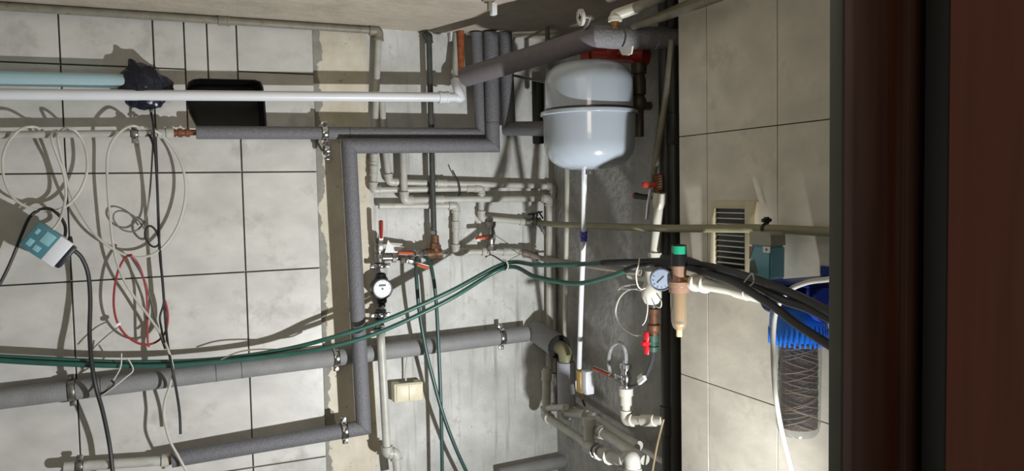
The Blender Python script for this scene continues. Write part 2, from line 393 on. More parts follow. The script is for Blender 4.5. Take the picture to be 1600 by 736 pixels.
for a, b in zip(cols, cols[1:]):
    for y0, y1 in ((-.072, .228), (.228, .528), (.528, .828), (.828, 1.128), (1.128, 1.428), (1.428, 1.55)): btile(a, b, y0, y1)
for q in ((J1, x238, -.525, -.371), (x238, x288, -.525, -.371), (J1, x243, -.371, -.072), (x243, x288, -.371, -.195), (x288, x324, -.525, -.195), (x324, x369, -.525, -.195),
          (x369, JE, -.525, -.371), (x369, JE, -.371, -.195), (x243, J2, -.195, -.072), (J2, JE, -.195, -.072)): btile(*q)
wb = setting('wall_back', bm, [back_m, tile_m])
# the opening cut through tile and wall
hole_px = [(289, 148), (290, 138), (294, 129), (301, 124.5), (312, 123), (398, 125), (407, 128), (411, 136), (413, 150), (415, 175), (417, 206), (312, 206), (303, 192), (295, 176), (291, 162)]
hp = [B(*q) for q in hole_px]
def prism(bm, poly, d0, d1, mi=0):
    a = [bm.verts.new(p + YY * d0) for p in poly]; b = [bm.verts.new(p + YY * d1) for p in poly]
    bm.faces.new(a).material_index = mi; bm.faces.new(b[::-1]).material_index = mi
    for i in range(len(poly)): j = (i + 1) % len(poly); bm.faces.new((a[i], b[i], b[j], a[j])).material_index = mi
bm = nb(); prism(bm, hp, -0.05, 0.16); cutter = obj('cutter', bm, dark, origin=(0, 0, 0), smooth=False)
md = wb.modifiers.new('cut', 'BOOLEAN'); md.object = cutter; md.operation = 'DIFFERENCE'; md.solver = 'EXACT'; md.use_self = True
bpy.context.view_layer.update(); dg = bpy.context.evaluated_depsgraph_get()
nm = bpy.data.meshes.new_from_object(wb.evaluated_get(dg)); wb.modifiers.clear(); wb.data = nm
while len(nm.materials) > 2: nm.materials.pop()
bpy.data.objects.remove(cutter)
cen = sum(hp, Vector()) / len(hp)
bm = nb()
inn = [cen + (p - cen) * 0.995 for p in hp]; inn2 = [cen + (p - cen) * 0.96 for p in hp]
a0 = [bm.verts.new(p - YY * 0.0075) for p in inn]; a1 = [bm.verts.new(p + YY * 0.15) for p in inn]; b0 = [bm.verts.new(p - YY * 0.0075) for p in inn2]; b1 = [bm.verts.new(p + YY * 0.14) for p in inn2]
n = len(inn)
for i in range(n):
    j = (i + 1) % n
    for q in ((a0[i], a1[i], a1[j], a0[j]), (b0[i], b0[j], b1[j], b1[i]), (a0[i], a0[j], b0[j], b0[i])): bm.faces.new(q)
bm.faces.new(a1); bm.faces.new(b1)
obj('duct_box', bm, mat('black_glossy_liner', (5, 7, 8), 0.4, var=0.1), label='black lined rounded duct opening let into the tiled back wall', cat='duct', smooth=False)

# side wall: bare niche part and the proud tiled part
bm = nb(); slab(bm, SIDE, SIDE + 0.15, YF - .12, BACK, 0, CEIL + .1); setting('wall_right', bm, side_m)
bm = nb(); slab(bm, TILE + 0.007, SIDE, YF, 1.652, 0, CEIL)
zj = [1.652, 1.541, 1.306, 1.071, 0.836, YF]
for z1, z0 in zip(zj, zj[1:]):
    for y0, y1 in ((-.525, -.127), (-.127, .472), (.472, 1.072), (1.072, 1.55)):
        slab(bm, TILE, TILE + 0.01, z0 + .0011, z1 - .0011, EYE - y1 + .0011, EYE - y0 - .0011, 1, 0.0006)
tw = setting('wall_right_tiled', bm, [mat('brown_joint', (96, 82, 62), 0.9), tile_r])
bm = nb(); slab(bm, XL - .1, 1.42, YF - .14, BACK + .1, CEIL, CEIL + .1); setting('ceiling', bm, ceil_m)
bm = nb(); slab(bm, XL - .1, 1.42, -1.6, BACK + .1, -.1, 0); setting('floor', bm, mat('grey_floor', (130, 126, 118), 0.7, var=0.15, bump=0.2))
bm = nb(); slab(bm, XL - .1, XL, YF - .12, BACK, 0, CEIL); setting('wall_left', bm, tile_m)
# front wall with the doorway the picture is taken through
fw = mat('door_wall_paint', (150, 146, 136), 0.8)
FX0, FX1 = -0.35, 0.76
bm = nb(); slab(bm, XL, FX0, YF - .12, YF, 0, CEIL); slab(bm, FX1, SIDE, YF - .12, YF, 0, CEIL); slab(bm, FX0, FX1, YF - .12, YF, 2.0, CEIL)
setting('wall_front', bm, fw)
# right door jamb: stepped frame
def rt(px): r = ray(px, 368); return r[0] / r[2]
Zn = 0.555; XJ = rt(1330) * Zn
def zx(px): return XJ / rt(px)
fr_ = thing('door_frame', 'dark brown moulded door frame post beside the red brown door', 'door frame', (XJ, Zn, 0)); fr_['kind'] = 'structure'
for k in ('label', 'category'): del fr_[k]
fr_.name = 'trim_1'
bm = nb(); slab(bm, XJ, XJ + .022, Zn + .012, zx(1295), 0, 2.0, bev=0.001); obj('rebate', bm, grmould, fr_)
bm = nb(); slab(bm, XJ + .002, rt(1387) * Zn, Zn, Zn + .03, 0, 2.0, bev=0.002); obj('jamb', bm, framewood, fr_)
bm = nb(); slab(bm, rt(1387) * Zn, rt(1414) * Zn, Zn + .004, Zn + .03, 0, 2.0, bev=0.001); obj('groove', bm, framewood2, fr_)
bm = nb(); slab(bm, rt(1414) * Zn, rt(1451) * Zn, Zn - .003, Zn + .03, 0, 2.0, bev=0.003); obj('moulding', bm, framewood, fr_)
bm = nb(); slab(bm, FX0, FX0 + .04, Zn, YF, 0, 2.0, bev=0.002); setting('trim_2', bm, framewood)
bm = nb(); slab(bm, rt(1451) * Zn, 1.3, Zn + .02, YF - .121, 0, 2.1); setting('dark_gap_back', bm, dark)  # black slab painting in the darkness behind the door gap
Zd = 0.50
dr = nb(); slab(dr, rt(1483) * Zd, rt(1483) * Zd + .8, Zd, Zd + .022, 0.01, 1.99, bev=0.001)
d_ = setting('door_1', dr, doorwood); d_['_o'] = [0, 0, 0]
dr = nb(); slab(dr, rt(1483) * Zd - .003, rt(1483) * Zd + .0005, Zd + .001, Zd + .024, 0.01, 1.99); obj('edge_strip', dr, dark, d_, smooth=False)  # black strip on the leaf edge, drawing the dark gap beside the frame

# ================================================================== INSULATED PIPES ON THE BACK WALL
offI = 0.062
pI3 = [B(306, 207, offI), B(752, 209, offI), B(744, 51, offI)]
insulated('insulated_pipe', 'upper grey foam pipe running right from the duct opening then up to the ceiling', pI3, rad(pI3[0], 21), foam, seams=((0, .50),))
o2 = .09
pI2 = [B(268, 718, .06), B(568, 668, o2), B(545, 228, o2), B(770, 227, o2), B(767, 51, o2)]
insulated('insulated_pipe', 'grey foam pipe rising from the bottom left, crossing right and up to the ceiling', pI2, rad(pI2[1], 23.5), foam, seams=((1, .33), (3, .2)))
pI4 = [B(789, 51, .075), B(795, 201, .075), S(862, 201, .17)]
insulated('insulated_pipe', 'short rightmost of the three foam risers, turning right behind the tank', pI4, rad(pI4[0], 22), foam)
pI1 = [B(-20, 628, .06), B(826, 521, .06), S(876, 546, .20)]
p1r = rad(B(0, 625, .06), 34)
pp = [pI1[0], pI1[1]]
insulated('insulated_pipe', 'thick light grey pipe sloping across the whole lower wall behind the hoses', [B(-20, 626, .038), B(824, 521, .038)], rad(B(300, 590, .06), 30), foam_light, seams=((0, .17), (0, .36), (0, .405)))
a = P(838, 518, BACK - .03); b = XP(884, 549, 1.19); de = (b - a).normalized()
t = insulated('insulated_pipe', 'short fat foam pipe sticking out of the corner and dropping to white fittings', [a, b - de * .045], rad(a, 35), foam_light)
tubeobj('bare_elbow', [b - de * .06, b, b - UP * .06], .0235, olive, t, fr=.035, sides=20)
latheobj('foam_end', b - de * .046, de, [(0, .024), (.0, rad(a, 36)), (.005, rad(a, 36)), (.006, .024)], foam_black, t)
c0 = b - UP * .035; c1 = XP(877, 628, 1.19); c1.x, c1.y = c0.x, c0.y
bm = nb(); sweep(bm, [c0, c1], rad(c0, 28), 24); obj('pale_sleeve', bm, foam_pale, t, label='pale blue grey foam sleeve')
elbase = c1
a = P(728, 120, 2.30); b = P(932, 58, 1.80); c = XP(1058, 60, 1.262)
t = insulated('insulated_pipe', 'big violet grey pipe slanting towards the viewer above the tank', [a, b, c], rad(b, 36), foam_violet)
[o for o in t.children if o.name.startswith('foam_sleeve')][-1].data.materials[0] = mat('speckled_grey_foam', (126, 126, 128), 0.7, bump=0.9, scale=160, var=0.14, var_scale=170)
pa = B(780, 742, .05); pb = B(905, 716, .05)
insulated('insulated_pipe', 'light grey pipe along the bottom of the wall below the corner fittings', [pa, pb], rad(pa, 20), foam_light)
# clamps
def at(pts, i, px):   # point of a straight length nearest a picture column
    a, b = pts[i], pts[i + 1]; best = min(range(401), key=lambda k: abs(proj(a.lerp(b, k / 400))[0] - px)); return a.lerp(b, best / 400)
def proj(p):
    q = p - co.location; z = q.dot(-bk); return 800 + F * q.dot(rx) / z, 368 - F * q.dot(up) / z
rI = rad(pI3[0], 21) / 1
clamp(at(pI3, 0, 507), XX, rI, YY, 'chrome clamp holding the upper grey foam pipe above the tile edge', stud=.036, group=None)
q = at(pI3, 0, 509); clamp(q - UP * .052 - YY * 0.005, XX, .013, YY, 'small empty chrome clamp hanging under the upper foam pipe clamp', stud=.05, group=None)
pL = [B(-20, 626, .038), B(824, 521, .038)]; rL = rad(B(300, 590, .06), 30)
for px, lb in ((113, 'dark steel clamp on the thick sloping pipe at the far left'), (525, 'bright steel clamp on the thick sloping pipe beside the tile edge'), (783, 'steel clamp on the thick sloping pipe near the room corner')):
    clamp(at(pL, 0, px), pL[1] - pL[0], rL, YY, lb, stud=.03, group=None, m=nickel if px == 113 else chrome)
clamp(at(pI2, 0, 538), pI2[1] - pI2[0], rad(pI2[1], 25), YY, 'bright steel clamp on the lowest foam pipe just left of its corner', stud=.036, group=None)

# ================================================================== WHITE PIPE, PALE BLUE LIGHT BAND, LEFT END FITTINGS
pW = [B(-20, 147, .075), P(714, 152, BACK - .085), P(711, 118, BACK - .05), B(713, 52, .03)]
pipe_run('waste_pipe', 'long white plastic pipe crossing the upper wall from the left edge', 'pipe', [pW[0], pW[1]], rad(pW[1], 14.5), whitep, elbows=False, couplings=((0, .965),))
t = thing('vent_pipe', 'thin pale pipe rising from the end of the long white pipe', 'pipe', pW[1])
tubeobj('pipe', [pW[1] + UP * .012, pW[2], pW[3]], rad(pW[2], 9), ppr, t, fr=.02)
tubeobj('white_elbow', [pW[1] - XX * .004, pW[1] + XX * .012 , pW[1] + XX * .004 + UP * .022, pW[1].lerp(pW[2], .75)], rad(pW[2], 15), whitep, t, spline=4, sides=18)
tubeobj('blue_light_band', [B(-20, 122, .055), B(200, 127, .055)], rad(B(100, 126, .055), 23), bluelight, label='pale blue light band on the upper left tiles, added as a translucent tube ending in the navy wrapping', cat='pipe')  # tube added in place of a band of cool light on the wall
# navy film bundle
bm = nb(); bmesh.ops.create_icosphere(bm, subdivisions=5, radius=1)
from mathutils import noise as mn
cb = B(227, 137, .05); rw = rad(cb, 78); rh = rad(cb, 72)
for v in bm.verts:
    d = v.co.copy(); f = 1 + 0.16 * mn.noise(d * 2.2) + 0.05 * mn.noise(d * 7); top = max(0, d.z)
    x = d.x * rw * (1 - .45 * top ** 2) - (0.03 * top ** 3); v.co = cb + Vector((x * f, d.y * .038 * f, (d.z * (1.12 if d.z > 0 else .95)) * rh * f))
t = thing('film_bundle', 'crumpled navy blue plastic film bundled at the end of the pale blue light band', 'plastic wrapping', cb)
obj('film', bm, navy, t)
latheobj('hook_nut', B(236, 170, .04), -UP, [(0, .003), (0, .006), (.006, .006), (.006, .004), (.014, .004)], nickel, t, 8)
# grey pipe at left with clamp, sockets, copper fitting
g0, g1 = B(-20, 211, .055), B(248, 208, .055)
t = thing('supply_pipe', 'pale grey supply pipe the cable coils hang from, ending in a copper fitting', 'pipe', g0)
tubeobj('pipe', [g0, g1], rad(g1, 11), ppr, t, sides=20)
ax = (g1 - g0).normalized()
latheobj('socket', g1 - ax * .003, ax, [(0, .011), (.001, .0155), (.018, .0155), (.02, .0135), (.022, .017), (.04, .017), (.042, .012)], ppr, t)
latheobj('copper_fitting', g1 + ax * .037, ax, [(0, .008), (.001, .012), (.006, .012), (.007, .0095), (.012, .0095), (.013, .013), (.024, .013), (.025, .010), (.032, .010), (.033, .0125), (.044, .0125), (.045, .008), (.075, .008)], mat('copper', (150, 104, 80), 0.35, metal=0.85, var=0.25, var_scale=90), t, 12)
clamp(B(210, 209, .055), XX, rad(g1, 11), YY, 'small dark steel clamp on the pale grey supply pipe at upper left', m=nickel, stud=.04, group=None)
# lower left grey pipe
l0, l1 = B(100, 730, .05), B(252, 720, .055)
t = thing('supply_pipe', 'pale grey pipe end at the bottom left joined to the lowest foam pipe', 'pipe', l0)
tubeobj('pipe', [l0, l1], rad(l1, 15), ppr, t, sides=20); ax = (l1 - l0).normalized()
latheobj('socket', l1, ax, [(0, .012), (.001, .018), (.02, .018), (.021, .013)], ppr, t)
latheobj('brass_fitting', l1 + ax * .018, ax, [(0, .010), (.001, .014), (.008, .014), (.009, .011), (.014, .011), (.015, .0135), (.026, .0135), (.03, .01)], brass, t, 12)
clamp(at([l0, l1], 0, 124), ax, rad(l1, 15), YY, 'small dark steel clamp on the bottom left pipe end', m=nickel, stud=.03, group=None)
# ceiling-edge conduit, dropping at its end
e0, e1 = B(-20, 8, .03), B(592, 49, .03)
zc = CEIL - 0.0125; e0.z = e1.z = zc
dn = [B(588, 190, .022)]
t = pipe_run('ceiling_pipe', 'old grey pipe running along the wall just under the ceiling', 'pipe', [e0, e1], .0115, ppr_dirty, elbows=False, couplings=((0, .56),))
B1 = B(583, 297, .022); 
pA = [e1 + Vector((0, 0, -.002)), B(586, 190, .022), B(583, 297, .022), B(752, 294, .022), B(752, 341, .022), B(826, 347, .022)]
t = pipe_run('water_pipe', 'pipe dropping from the ceiling elbow and turning right as the middle of three runs', 'pipe', pA, rad(pA[1], 10), ppr, couplings=((1, .55), (1, .72), (2, .9), (4, .1), (4, .9)), skip=(1,))
elbow(t, e1, e0, pA[1], .0115, ppr_dirty, L=.03)
pB = [B(597, 156, .022), B(600, 220, .022), B(608, 284, .022), B(864, 291, .022), B(865, 640, .018)]
pipe_run('water_pipe', 'topmost of the three horizontal wall pipes, dropping down the corner', 'pipe', pB, rad(pB[2], 10), ppr, skip=(1,), couplings=((2, .04), (2, .3)))
pC = [B(629, 205, .044), B(632, 313, .042), B(664, 312, .024), B(858, 310, .024), B(858, 590, .024)]
pipe_run('water_pipe', 'lowest of the three horizontal wall pipes, turning down beside the corner', 'pipe', pC, rad(pC[1], 11), ppr, skip=(2,), couplings=((0, .1), (2, .1)))
pD = [B(592, 322, .025), B(712, 321, .025), B(712, 394, .025), B(812, 393, .03)]
pipe_run('water_pipe', 'pipe stepping down from the red valve to the orange lever valve', 'pipe', pD, rad(pD[1], 10), ppr, couplings=((1, .45), (2, .1), (2, .8)))
tie('cable_tie', [B(707, 266, .03), B(712, 276, .04), B(717, 286, .042), B(719, 300, .04), B(716, 305, .02)], .0022, blackp, 'black tie strapped round the horizontal pipes right of the dark riser')
tie('cable_tie', [B(668, 280, .02), B(670, 288, .04), B(672, 299, .04), B(669, 303, .02)], .002, blackp, 'black tie strapped round the horizontal pipes behind the dark riser')
# dark riser
pK = [B(662, 50, .005), B(668, 57, .046), B(678, 372, .046)]
t = pipe_run('steel_riser', 'dark grey steel riser from the ceiling down to the bronze elbow', 'pipe', [B(664, 56, -.005), B(670, 56, .046), pK[2]], rad(pK[2], 9), darkpipe)
latheobj('nut', pK[2] + UP * .025, -UP, [(0, .008), (.001, .0115), (.012, .0115), (.013, .0095), (.022, .0095)], nickel, t, 8)
# bare rusty copper pipe
pipe_run('rusty_pipe', 'rusty orange pipe stub under the ceiling left of the foam risers', 'pipe', [B(720, 49, .05), B(720, 122, .05)], rad(B(720, 80, .05), 11), rust, elbows=False)
boxobj('white_bracket', B(707, 57, .012), XX, YY, UP, (.022, .024, .035), whitep, bev=.003, label='small white plastic block in the angle of wall and ceiling left of the rusty stub', cat='bracket')
boxobj('white_bracket', B(733, 52, .03), XX, YY, UP, (.016, .024, .014), whitep, bev=.003, label='small white plastic block beside the top of the leftmost foam riser', cat='bracket')

# ================================================================== METER GROUP
ball_valve(B(592, 388, .035), UP, .0105, UP, .088, redh, 'ball valve with upright red lever above the water meter', m=nickel, out=-YY, L=.06, stemoff=.012)
# elbow body under the valve
t = thing('manifold', 'nickel elbow joint above the water meter', 'pipe fitting', B(592, 400, .035))
bm = nb(); sweep(bm, [B(592, 396, .035), B(593, 409, .035)], .014, 16); sweep(bm, [B(592, 403, .035), B(640, 402, .035)], .010, 16); obj('body', bm, nickel, t)
latheobj('union_nut', B(612, 403, .035), XX, [(0, .011), (.001, .015), (.014, .015), (.015, .011)], nickel, t, 8)
mt = thing('water_meter', 'round water meter with a white dial, black bodied', 'water meter', B(596, 450, .035))
latheobj('body', B(595, 426, .035), -UP, [(0, .010), (.004, .016), (.012, .017), (.02, .022), (.075, .022), (.083, .017), (.095, .017), (.1, .012), (.11, .012)], blackp, mt, 16)
mc = B(597, 451, .055)
latheobj('dial_ring', mc + YY * .03, -YY, [(0, .030), (.004, .034), (.034, .034), (.037, .031), (.037, .028), (.034, .0275)], mat('dark_meter_ring', (56, 60, 62), .35), mt, 32)
dl = latheobj('dial', mc - YY * .0005, -YY, [(0, .0275), (.005, .0275)], gaugeface, mt, 32)
bm = nb(); box(bm, mc - YY * .006 + UP * .011, XX, YY, UP, .022, .0012, .006); lathe(bm, mc - YY * .0055, -YY, [(0, .0035), (.001, .0035)], 12)
for k in range(12):
    an = k * math.pi / 6; dd = Vector((math.cos(an), 0, math.sin(an))); box(bm, mc - YY * .0058 + dd * .0235, dd, YY, dd.cross(YY), .004, .0008, .001)
obj('dial_marks', bm, mat('dial_print', (70, 84, 92), .5), dl)
for y, s in ((415, -1), (487, 1)):
    c = B(595, y, .035)
    bm = nb(); lathe(bm, c - UP * .008, UP, [(0, .014), (.002, .018), (.014, .018), (.016, .014)], 8); obj('union_nut', bm, blackp, mt, smooth=False)
for y, lb in ((413, 'steel clamp above the water meter'), (490, 'steel clamp below the water meter')):
    clamp(B(594, y + 2, .035), UP, .0165, YY, lb, m=chrome, group=None, wdt=.012)
ball_valve(B(594, 510, .035), UP, .011, -XX, .03, blackp, 'black plastic shut-off just below the water meter', m=blackp, out=-YY, L=.045, hw=.01)
# bronze tee and orange levers
t = thing('bronze_elbow', 'brown bronze elbow at the foot of the dark riser', 'pipe fitting', B(680, 395, .046))
bm = nb(); pt = [B(679, 368, .046), B(680, 378, .046), B(682, 393, .046), B(660, 396, .046)]
sweep(bm, fillet(pt[0:1] + [B(681, 397, .046)] + pt[3:], .012), .0135, 16)
lathe(bm, B(679, 383, .046), UP, [(-.012, .0145), (-.011, .018), (.006, .018), (.007, .0145)], 8)
lathe(bm, B(676, 396, .046), -XX, [(-.03, .010), (-.029, .016), (-.012, .016), (-.011, .014), (.008, .018), (.022, .018), (.023, .013)], 12); obj('body', bm, bronze, t)
latheobj('plug', B(690, 397, .046), XX, [(0, .012), (.006, .014), (.010, .014), (.011, .007), (.02, .006)], nickel, t, 8)
ball_valve(B(655, 398, .05), XX, .0105, Vector((-1, 0, .08)), .075, orangeh, 'valve whose upper orange lever points left towards the meter', m=nickel, out=Vector((0, -1, .25)), L=.045, stemoff=.004)
ball_valve(B(636, 405, .055), XX, .010, Vector((1, 0, -.32)), .066, orangeh, 'valve whose lower orange lever slopes down right', m=nickel, out=Vector((0, -1, -.35)), L=.035, stemoff=.006)
bm = nb(); s1 = [B(601, 395, .05), B(606, 375, .05), B(612, 383, .05), B(632, 386, .05), B(620, 395, .052)]
prism(bm, s1, -.002, -.001); obj('paper_tag', bm, paper, smooth=False, label='torn white paper tag stuck beside the red lever valve', cat='tag')
# hoses dropping from the valves
ha = [(652, 401, 0.058), (650, 415, 0.078), (651, 440, 0.092), (655, 485, 0.092), (664, 540, 0.092), (676, 590, 0.092), (693, 650, 0.097), (714, 705, 0.102), (735, 750, 0.102)]
hb = [(664, 400, 0.058), (672, 412, 0.078), (678, 440, 0.092), (682, 480, 0.092), (685, 540, 0.092), (688, 610, 0.092), (690, 680, 0.092), (691, 750, 0.092)]
for h, lb in ((ha, 'dark green hose dropping from the orange lever valves and bending right'), (hb, 'dark green hose dropping straight down from the orange lever valves')):
    tubeobj('hose', [B(*q) for q in h], .0062, mat('dark_green_rubber', (48, 76, 72), 0.35), spline=8, label=lb, cat='hose')
# light drain pipe
pR = [B(594, 512, .04), B(595, 530, .084), B(605, 708, .08), B(618, 708, .08), B(622, 745, .08)]
pipe_run('drain_pipe', 'pale pipe under the meter with a swan neck bend at the bottom', 'pipe', pR, rad(pR[2], 13), ppr, skip=(1,))
# junction box
jb = B(636, 611, .022)
t = thing('junction_box', 'cream cable junction box on the bare plaster', 'junction box', jb)
ux = (B(662, 607, 0) - B(611, 612, 0)).normalized()
boxobj('housing', jb, ux, YY, UP, (.098, .042, .062), boxcream, t, bev=.004)
boxobj('lid', jb - YY * .021 + ux * .002, ux, YY, UP, (.088, .006, .054), boxcream, t, bev=.002)
bm = nb(); box(bm, jb - YY * .0245, ux, YY, UP, .0012, .001, .05); obj('lid_seam', bm, mat('brown_stain', (120, 100, 66), .8), t)
tubeobj('cable', [B(634, 595, .02), B(634, 580, .02), B(636, 566, .03), B(637, 556, .03)], .003, wire_white, t, spline=5)
bm = nb(); box(bm, B(634, 597, .016), XX, YY, UP, .05, .03, .008, .003); obj('mortar_lump', bm, mortar, t)

# ================================================================== CENTRE VALVE
ball_valve(B(767, 369, .045), UP, .0125, Vector((-1, 0, -.05)), .062, orangeh, 'nickel valve with orange lever in the middle of the plaster wall', m=nickel, out=-YY, L=.095, stemoff=.004)
t = thing('tee_fitting', 'beige tee under the orange lever valve', 'pipe fitting', B(766, 393, .035))
bm = nb(); lathe(bm, B(752, 393, .03), XX, [(0, .013), (.001, .0155), (.05, .0155), (.051, .012)], 18); lathe(bm, B(766, 396, .045), UP, [(0, .012), (.03, .012)], 16); obj('body', bm, ppr, t)
# check valve on the gray line right
t = thing('black_valve', 'small black and nickel valve at the end of the stepped pipe near the corner', 'valve', B(838, 347, .03))
latheobj('body', B(820, 347, .03), XX, [(0, .010), (.001, .014), (.014, .014), (.015, .010), (.022, .013), (.03, .016), (.04, .013), (.045, .010), (.046, .015), (.058, .015), (.059, .010)], nickel, t, 14)
latheobj('stem', B(835, 345, .03), Vector((0, -.3, 1)), [(0, .006), (.02, .006), (.02, .011), (.026, .011)], blackp, t, 12)
bm = nb(); q = B(836, 333, .04); box(bm, q, Vector((1, -.6, .2)), YY, UP, .05, .008, .006, .001); box(bm, q + Vector((.012, -.02, -.006)), Vector((.3, -.6, -.8)), YY, UP, .03, .008, .006, .001); obj('black_lever', bm, blackp, t)
latheobj('drain_cock', B(846, 352, .035), Vector((.3, -.2, -1)), [(0, .006), (.012, .006), (.013, .009), (.022, .009), (.023, .005), (.034, .005)], nickel, t, 12)
# gray line from centre, along side wall to the gauge
pG = [B(808, 393, .03), B(828, 398, .05), S(850, 405, .09), S(1000, 426, .13)]
t = pipe_run('water_pipe', 'grey pipe leaving the orange valve towards the pressure gauge', 'pipe', pG, .0088, mat('grey_plastic_pipe', (140, 132, 120), .5, var=.12), elbows=False)
coupling(t, pG[1], pG[1] - pG[0], .0105, mat('taupe_coupling', (104, 94, 82), .5), L=.05, k=1.35)
clamp(S(838, 402, .088), pG[3] - pG[2], .010, XX, 'bright wire clip on the grey pipe next to the corner', group=None, wdt=.008, stud=.06)
# olive pipe across the side wall
pO = [B(842, 348, .04), S(870, 351, .10), S(1040, 357, .105), T(1190, 357, .026), T(1330, 364, .026)]
pipe_run('long_water_pipe', 'olive beige pipe running from the corner across the side wall over the vent', 'pipe', pO, .0095, olive, elbows=False, fr=.06)
clamp(T(1196, 358, .026), pO[4] - pO[3], .0095, XX, 'thin dark clip round the olive pipe at the vent corner', group=None, m=blackp, wdt=.008)

# ================================================================== CORNER VERTICALS
tubeobj('white_pipe', [S(886, 200, .03), S(886, 330, .03), S(882, 545, .03), S(880, 640, .03)], .0078, cream, fr=.05, label='thin cream pipe running straight down close to the corner behind the tank', cat='pipe')
def axis_pt(px, py, X, Y): p = XP(px, py, X); p.y = Y; return p
tx, tz = 1.055, 1.875
TC = XP(920.5, 178, tx); TC.y = TC.y
t = thing('tank_pipe', 'thin white pipe hanging straight down from the expansion tank', 'pipe', XP(912, 262, 1.06))
tp = [XP(913, 252, 1.06), XP(912, 372, 1.09), XP(908, 470, 1.14), XP(905, 575, 1.18)]
tubeobj('pipe', tp, .0076, whitep, t, fr=.05)
q = tp[0].lerp(tp[1], .97)
latheobj('blue_ring', q + UP * .02, -UP, [(0, .009), (.004, .0105), (.006, .009), (.008, .0105), (.014, .0105), (.016, .009), (.018, .0105), (.026, .0105), (.028, .009), (.036, .0095)], mat('violet_blue_plastic', (62, 66, 160), .4), t, label='violet blue push-fit ring')
# tank
R_ = rad(TC, 144); Ht = rad(TC, 164)
tk = thing('expansion_tank', 'pale grey round expansion tank with a seam rim round its middle', 'tank', TC - UP * Ht)
def dome(k_, h, r, ex):
    pr = [(0.0, r)]; hs = h - r * k_
    pr.append((hs * .96, r * .99))
    for k in range(1, 17):
        a = k / 16 * math.pi / 2; pr.append((hs + math.sin(a) * r * k_, r * .99 * math.cos(a) ** ex))
    return pr
ht = rad(TC, 2 * 78); hb_ = rad(TC, 2 * 86)
latheobj('upper_shell', TC + UP * .004, UP, dome(.5, ht, R_ * .965, .5), tankm, tk, 64)
latheobj('lower_shell', TC - UP * .002, -UP, dome(.6, hb_, R_, .58), tankm, tk, 64)
latheobj('rim', TC + UP * .007, -UP, [(0, R_ - .01), (0, R_ + .003), (.003, R_ + .007), (.010, R_ + .0075), (.012, R_ + .004), (.012, R_ - .006)], tankm, tk, 64)
latheobj('seam', TC + UP * .012, -UP, [(0, R_ * .96), (0, R_ * .965 + .0015), (.006, R_ * .965 + .0015), (.006, R_ * .96)], blackp, tk, 64)
latheobj('outlet', TC - UP * (hb_ - .01) , -UP, [(0, .012), (.024, .012)], nickel, tk, 12)
tubeobj('wall_bracket', [TC + Vector((.09, .03, .03)), Vector((SIDE - .002, TC.y + .03, TC.z + .03))], .012, darkpipe, tk, sides=8)

# bits around the tank top
bm = nb(); box(bm, B(841, 175, .02), XX, YY, UP, .03, .04, .22, .004); 
for v in bm.verts: v.co.x += .004 * mn.noise(v.co * 40)
obj('foam_strip', bm, foam_black, label='ragged black foam strip on the wall left of the tank', cat='foam')
tubeobj('threaded_rod', [B(803, 118, .06), XP(852, 128, 1.13)], .0045, nickel, label='thin grey rod running from the right foam riser towards the tank', cat='rod', sides=8)
tubeobj('steel_post', [Vector((1.16, XP(857, 150, 1.16).y, CEIL - .001)), XP(857, 200, 1.16)], .008, mat('grey_post', (120, 120, 108), .5), label='slim grey steel post just left of the tank top', cat='post', sides=8)
rp = thing('circulation_pump', 'red pump half hidden behind the violet pipe over the tank', 'pump', XP(985, 88, 1.17))
for a_, b_, r_ in ((XP(914, 84, 1.13), XP(1010, 88, 1.225), .020), (XP(962, 66, 1.18), XP(962, 92, 1.18), .028)):
    bm = nb(); sweep(bm, [a_, a_.lerp(b_, .15), a_.lerp(b_, .16), a_.lerp(b_, .84), a_.lerp(b_, .85), b_], [r_ * 1.3, r_ * 1.3, r_, r_, r_ * 1.3, r_ * 1.3], 20); obj('housing', bm, redp, rp)
latheobj('motor', XP(986, 80, 1.20), XX, [(0, .030), (.004, .034), (.03, .034), (.034, .028)], redp, rp)
bm = nb(); wv = [XP(965, 73, 1.10), XP(988, 72, 1.10), XP(986, 84, 1.10), XP(980, 86.5, 1.10), XP(972, 86, 1.10)]
a_ = [bm.verts.new(p) for p in wv]; b_ = [bm.verts.new(p + XX * .004) for p in wv]; bm.faces.new(a_); bm.faces.new(b_[::-1])
for i in range(5): j = (i + 1) % 5; bm.faces.new((a_[i], b_[i], b_[j], a_[j]))
obj('paper_tag', bm, paper, smooth=False, label='white paper tag hanging under the violet pipe', cat='tag')
t = thing('pump_valve', 'dark bronze valve below the red pump right of the tank', 'valve', XP(998, 125, 1.2))
latheobj('body', XP(998, 98, 1.2), -UP, [(0, .014), (.002, .021), (.03, .021), (.032, .015), (.045, .019), (.085, .019), (.09, .014), (.1, .02), (.12, .02), (.13, .012), (.2, .012)], mat('dark_bronze', (78, 70, 56), .5, metal=.4, var=.3, var_scale=60, bump=.4), t, 12)
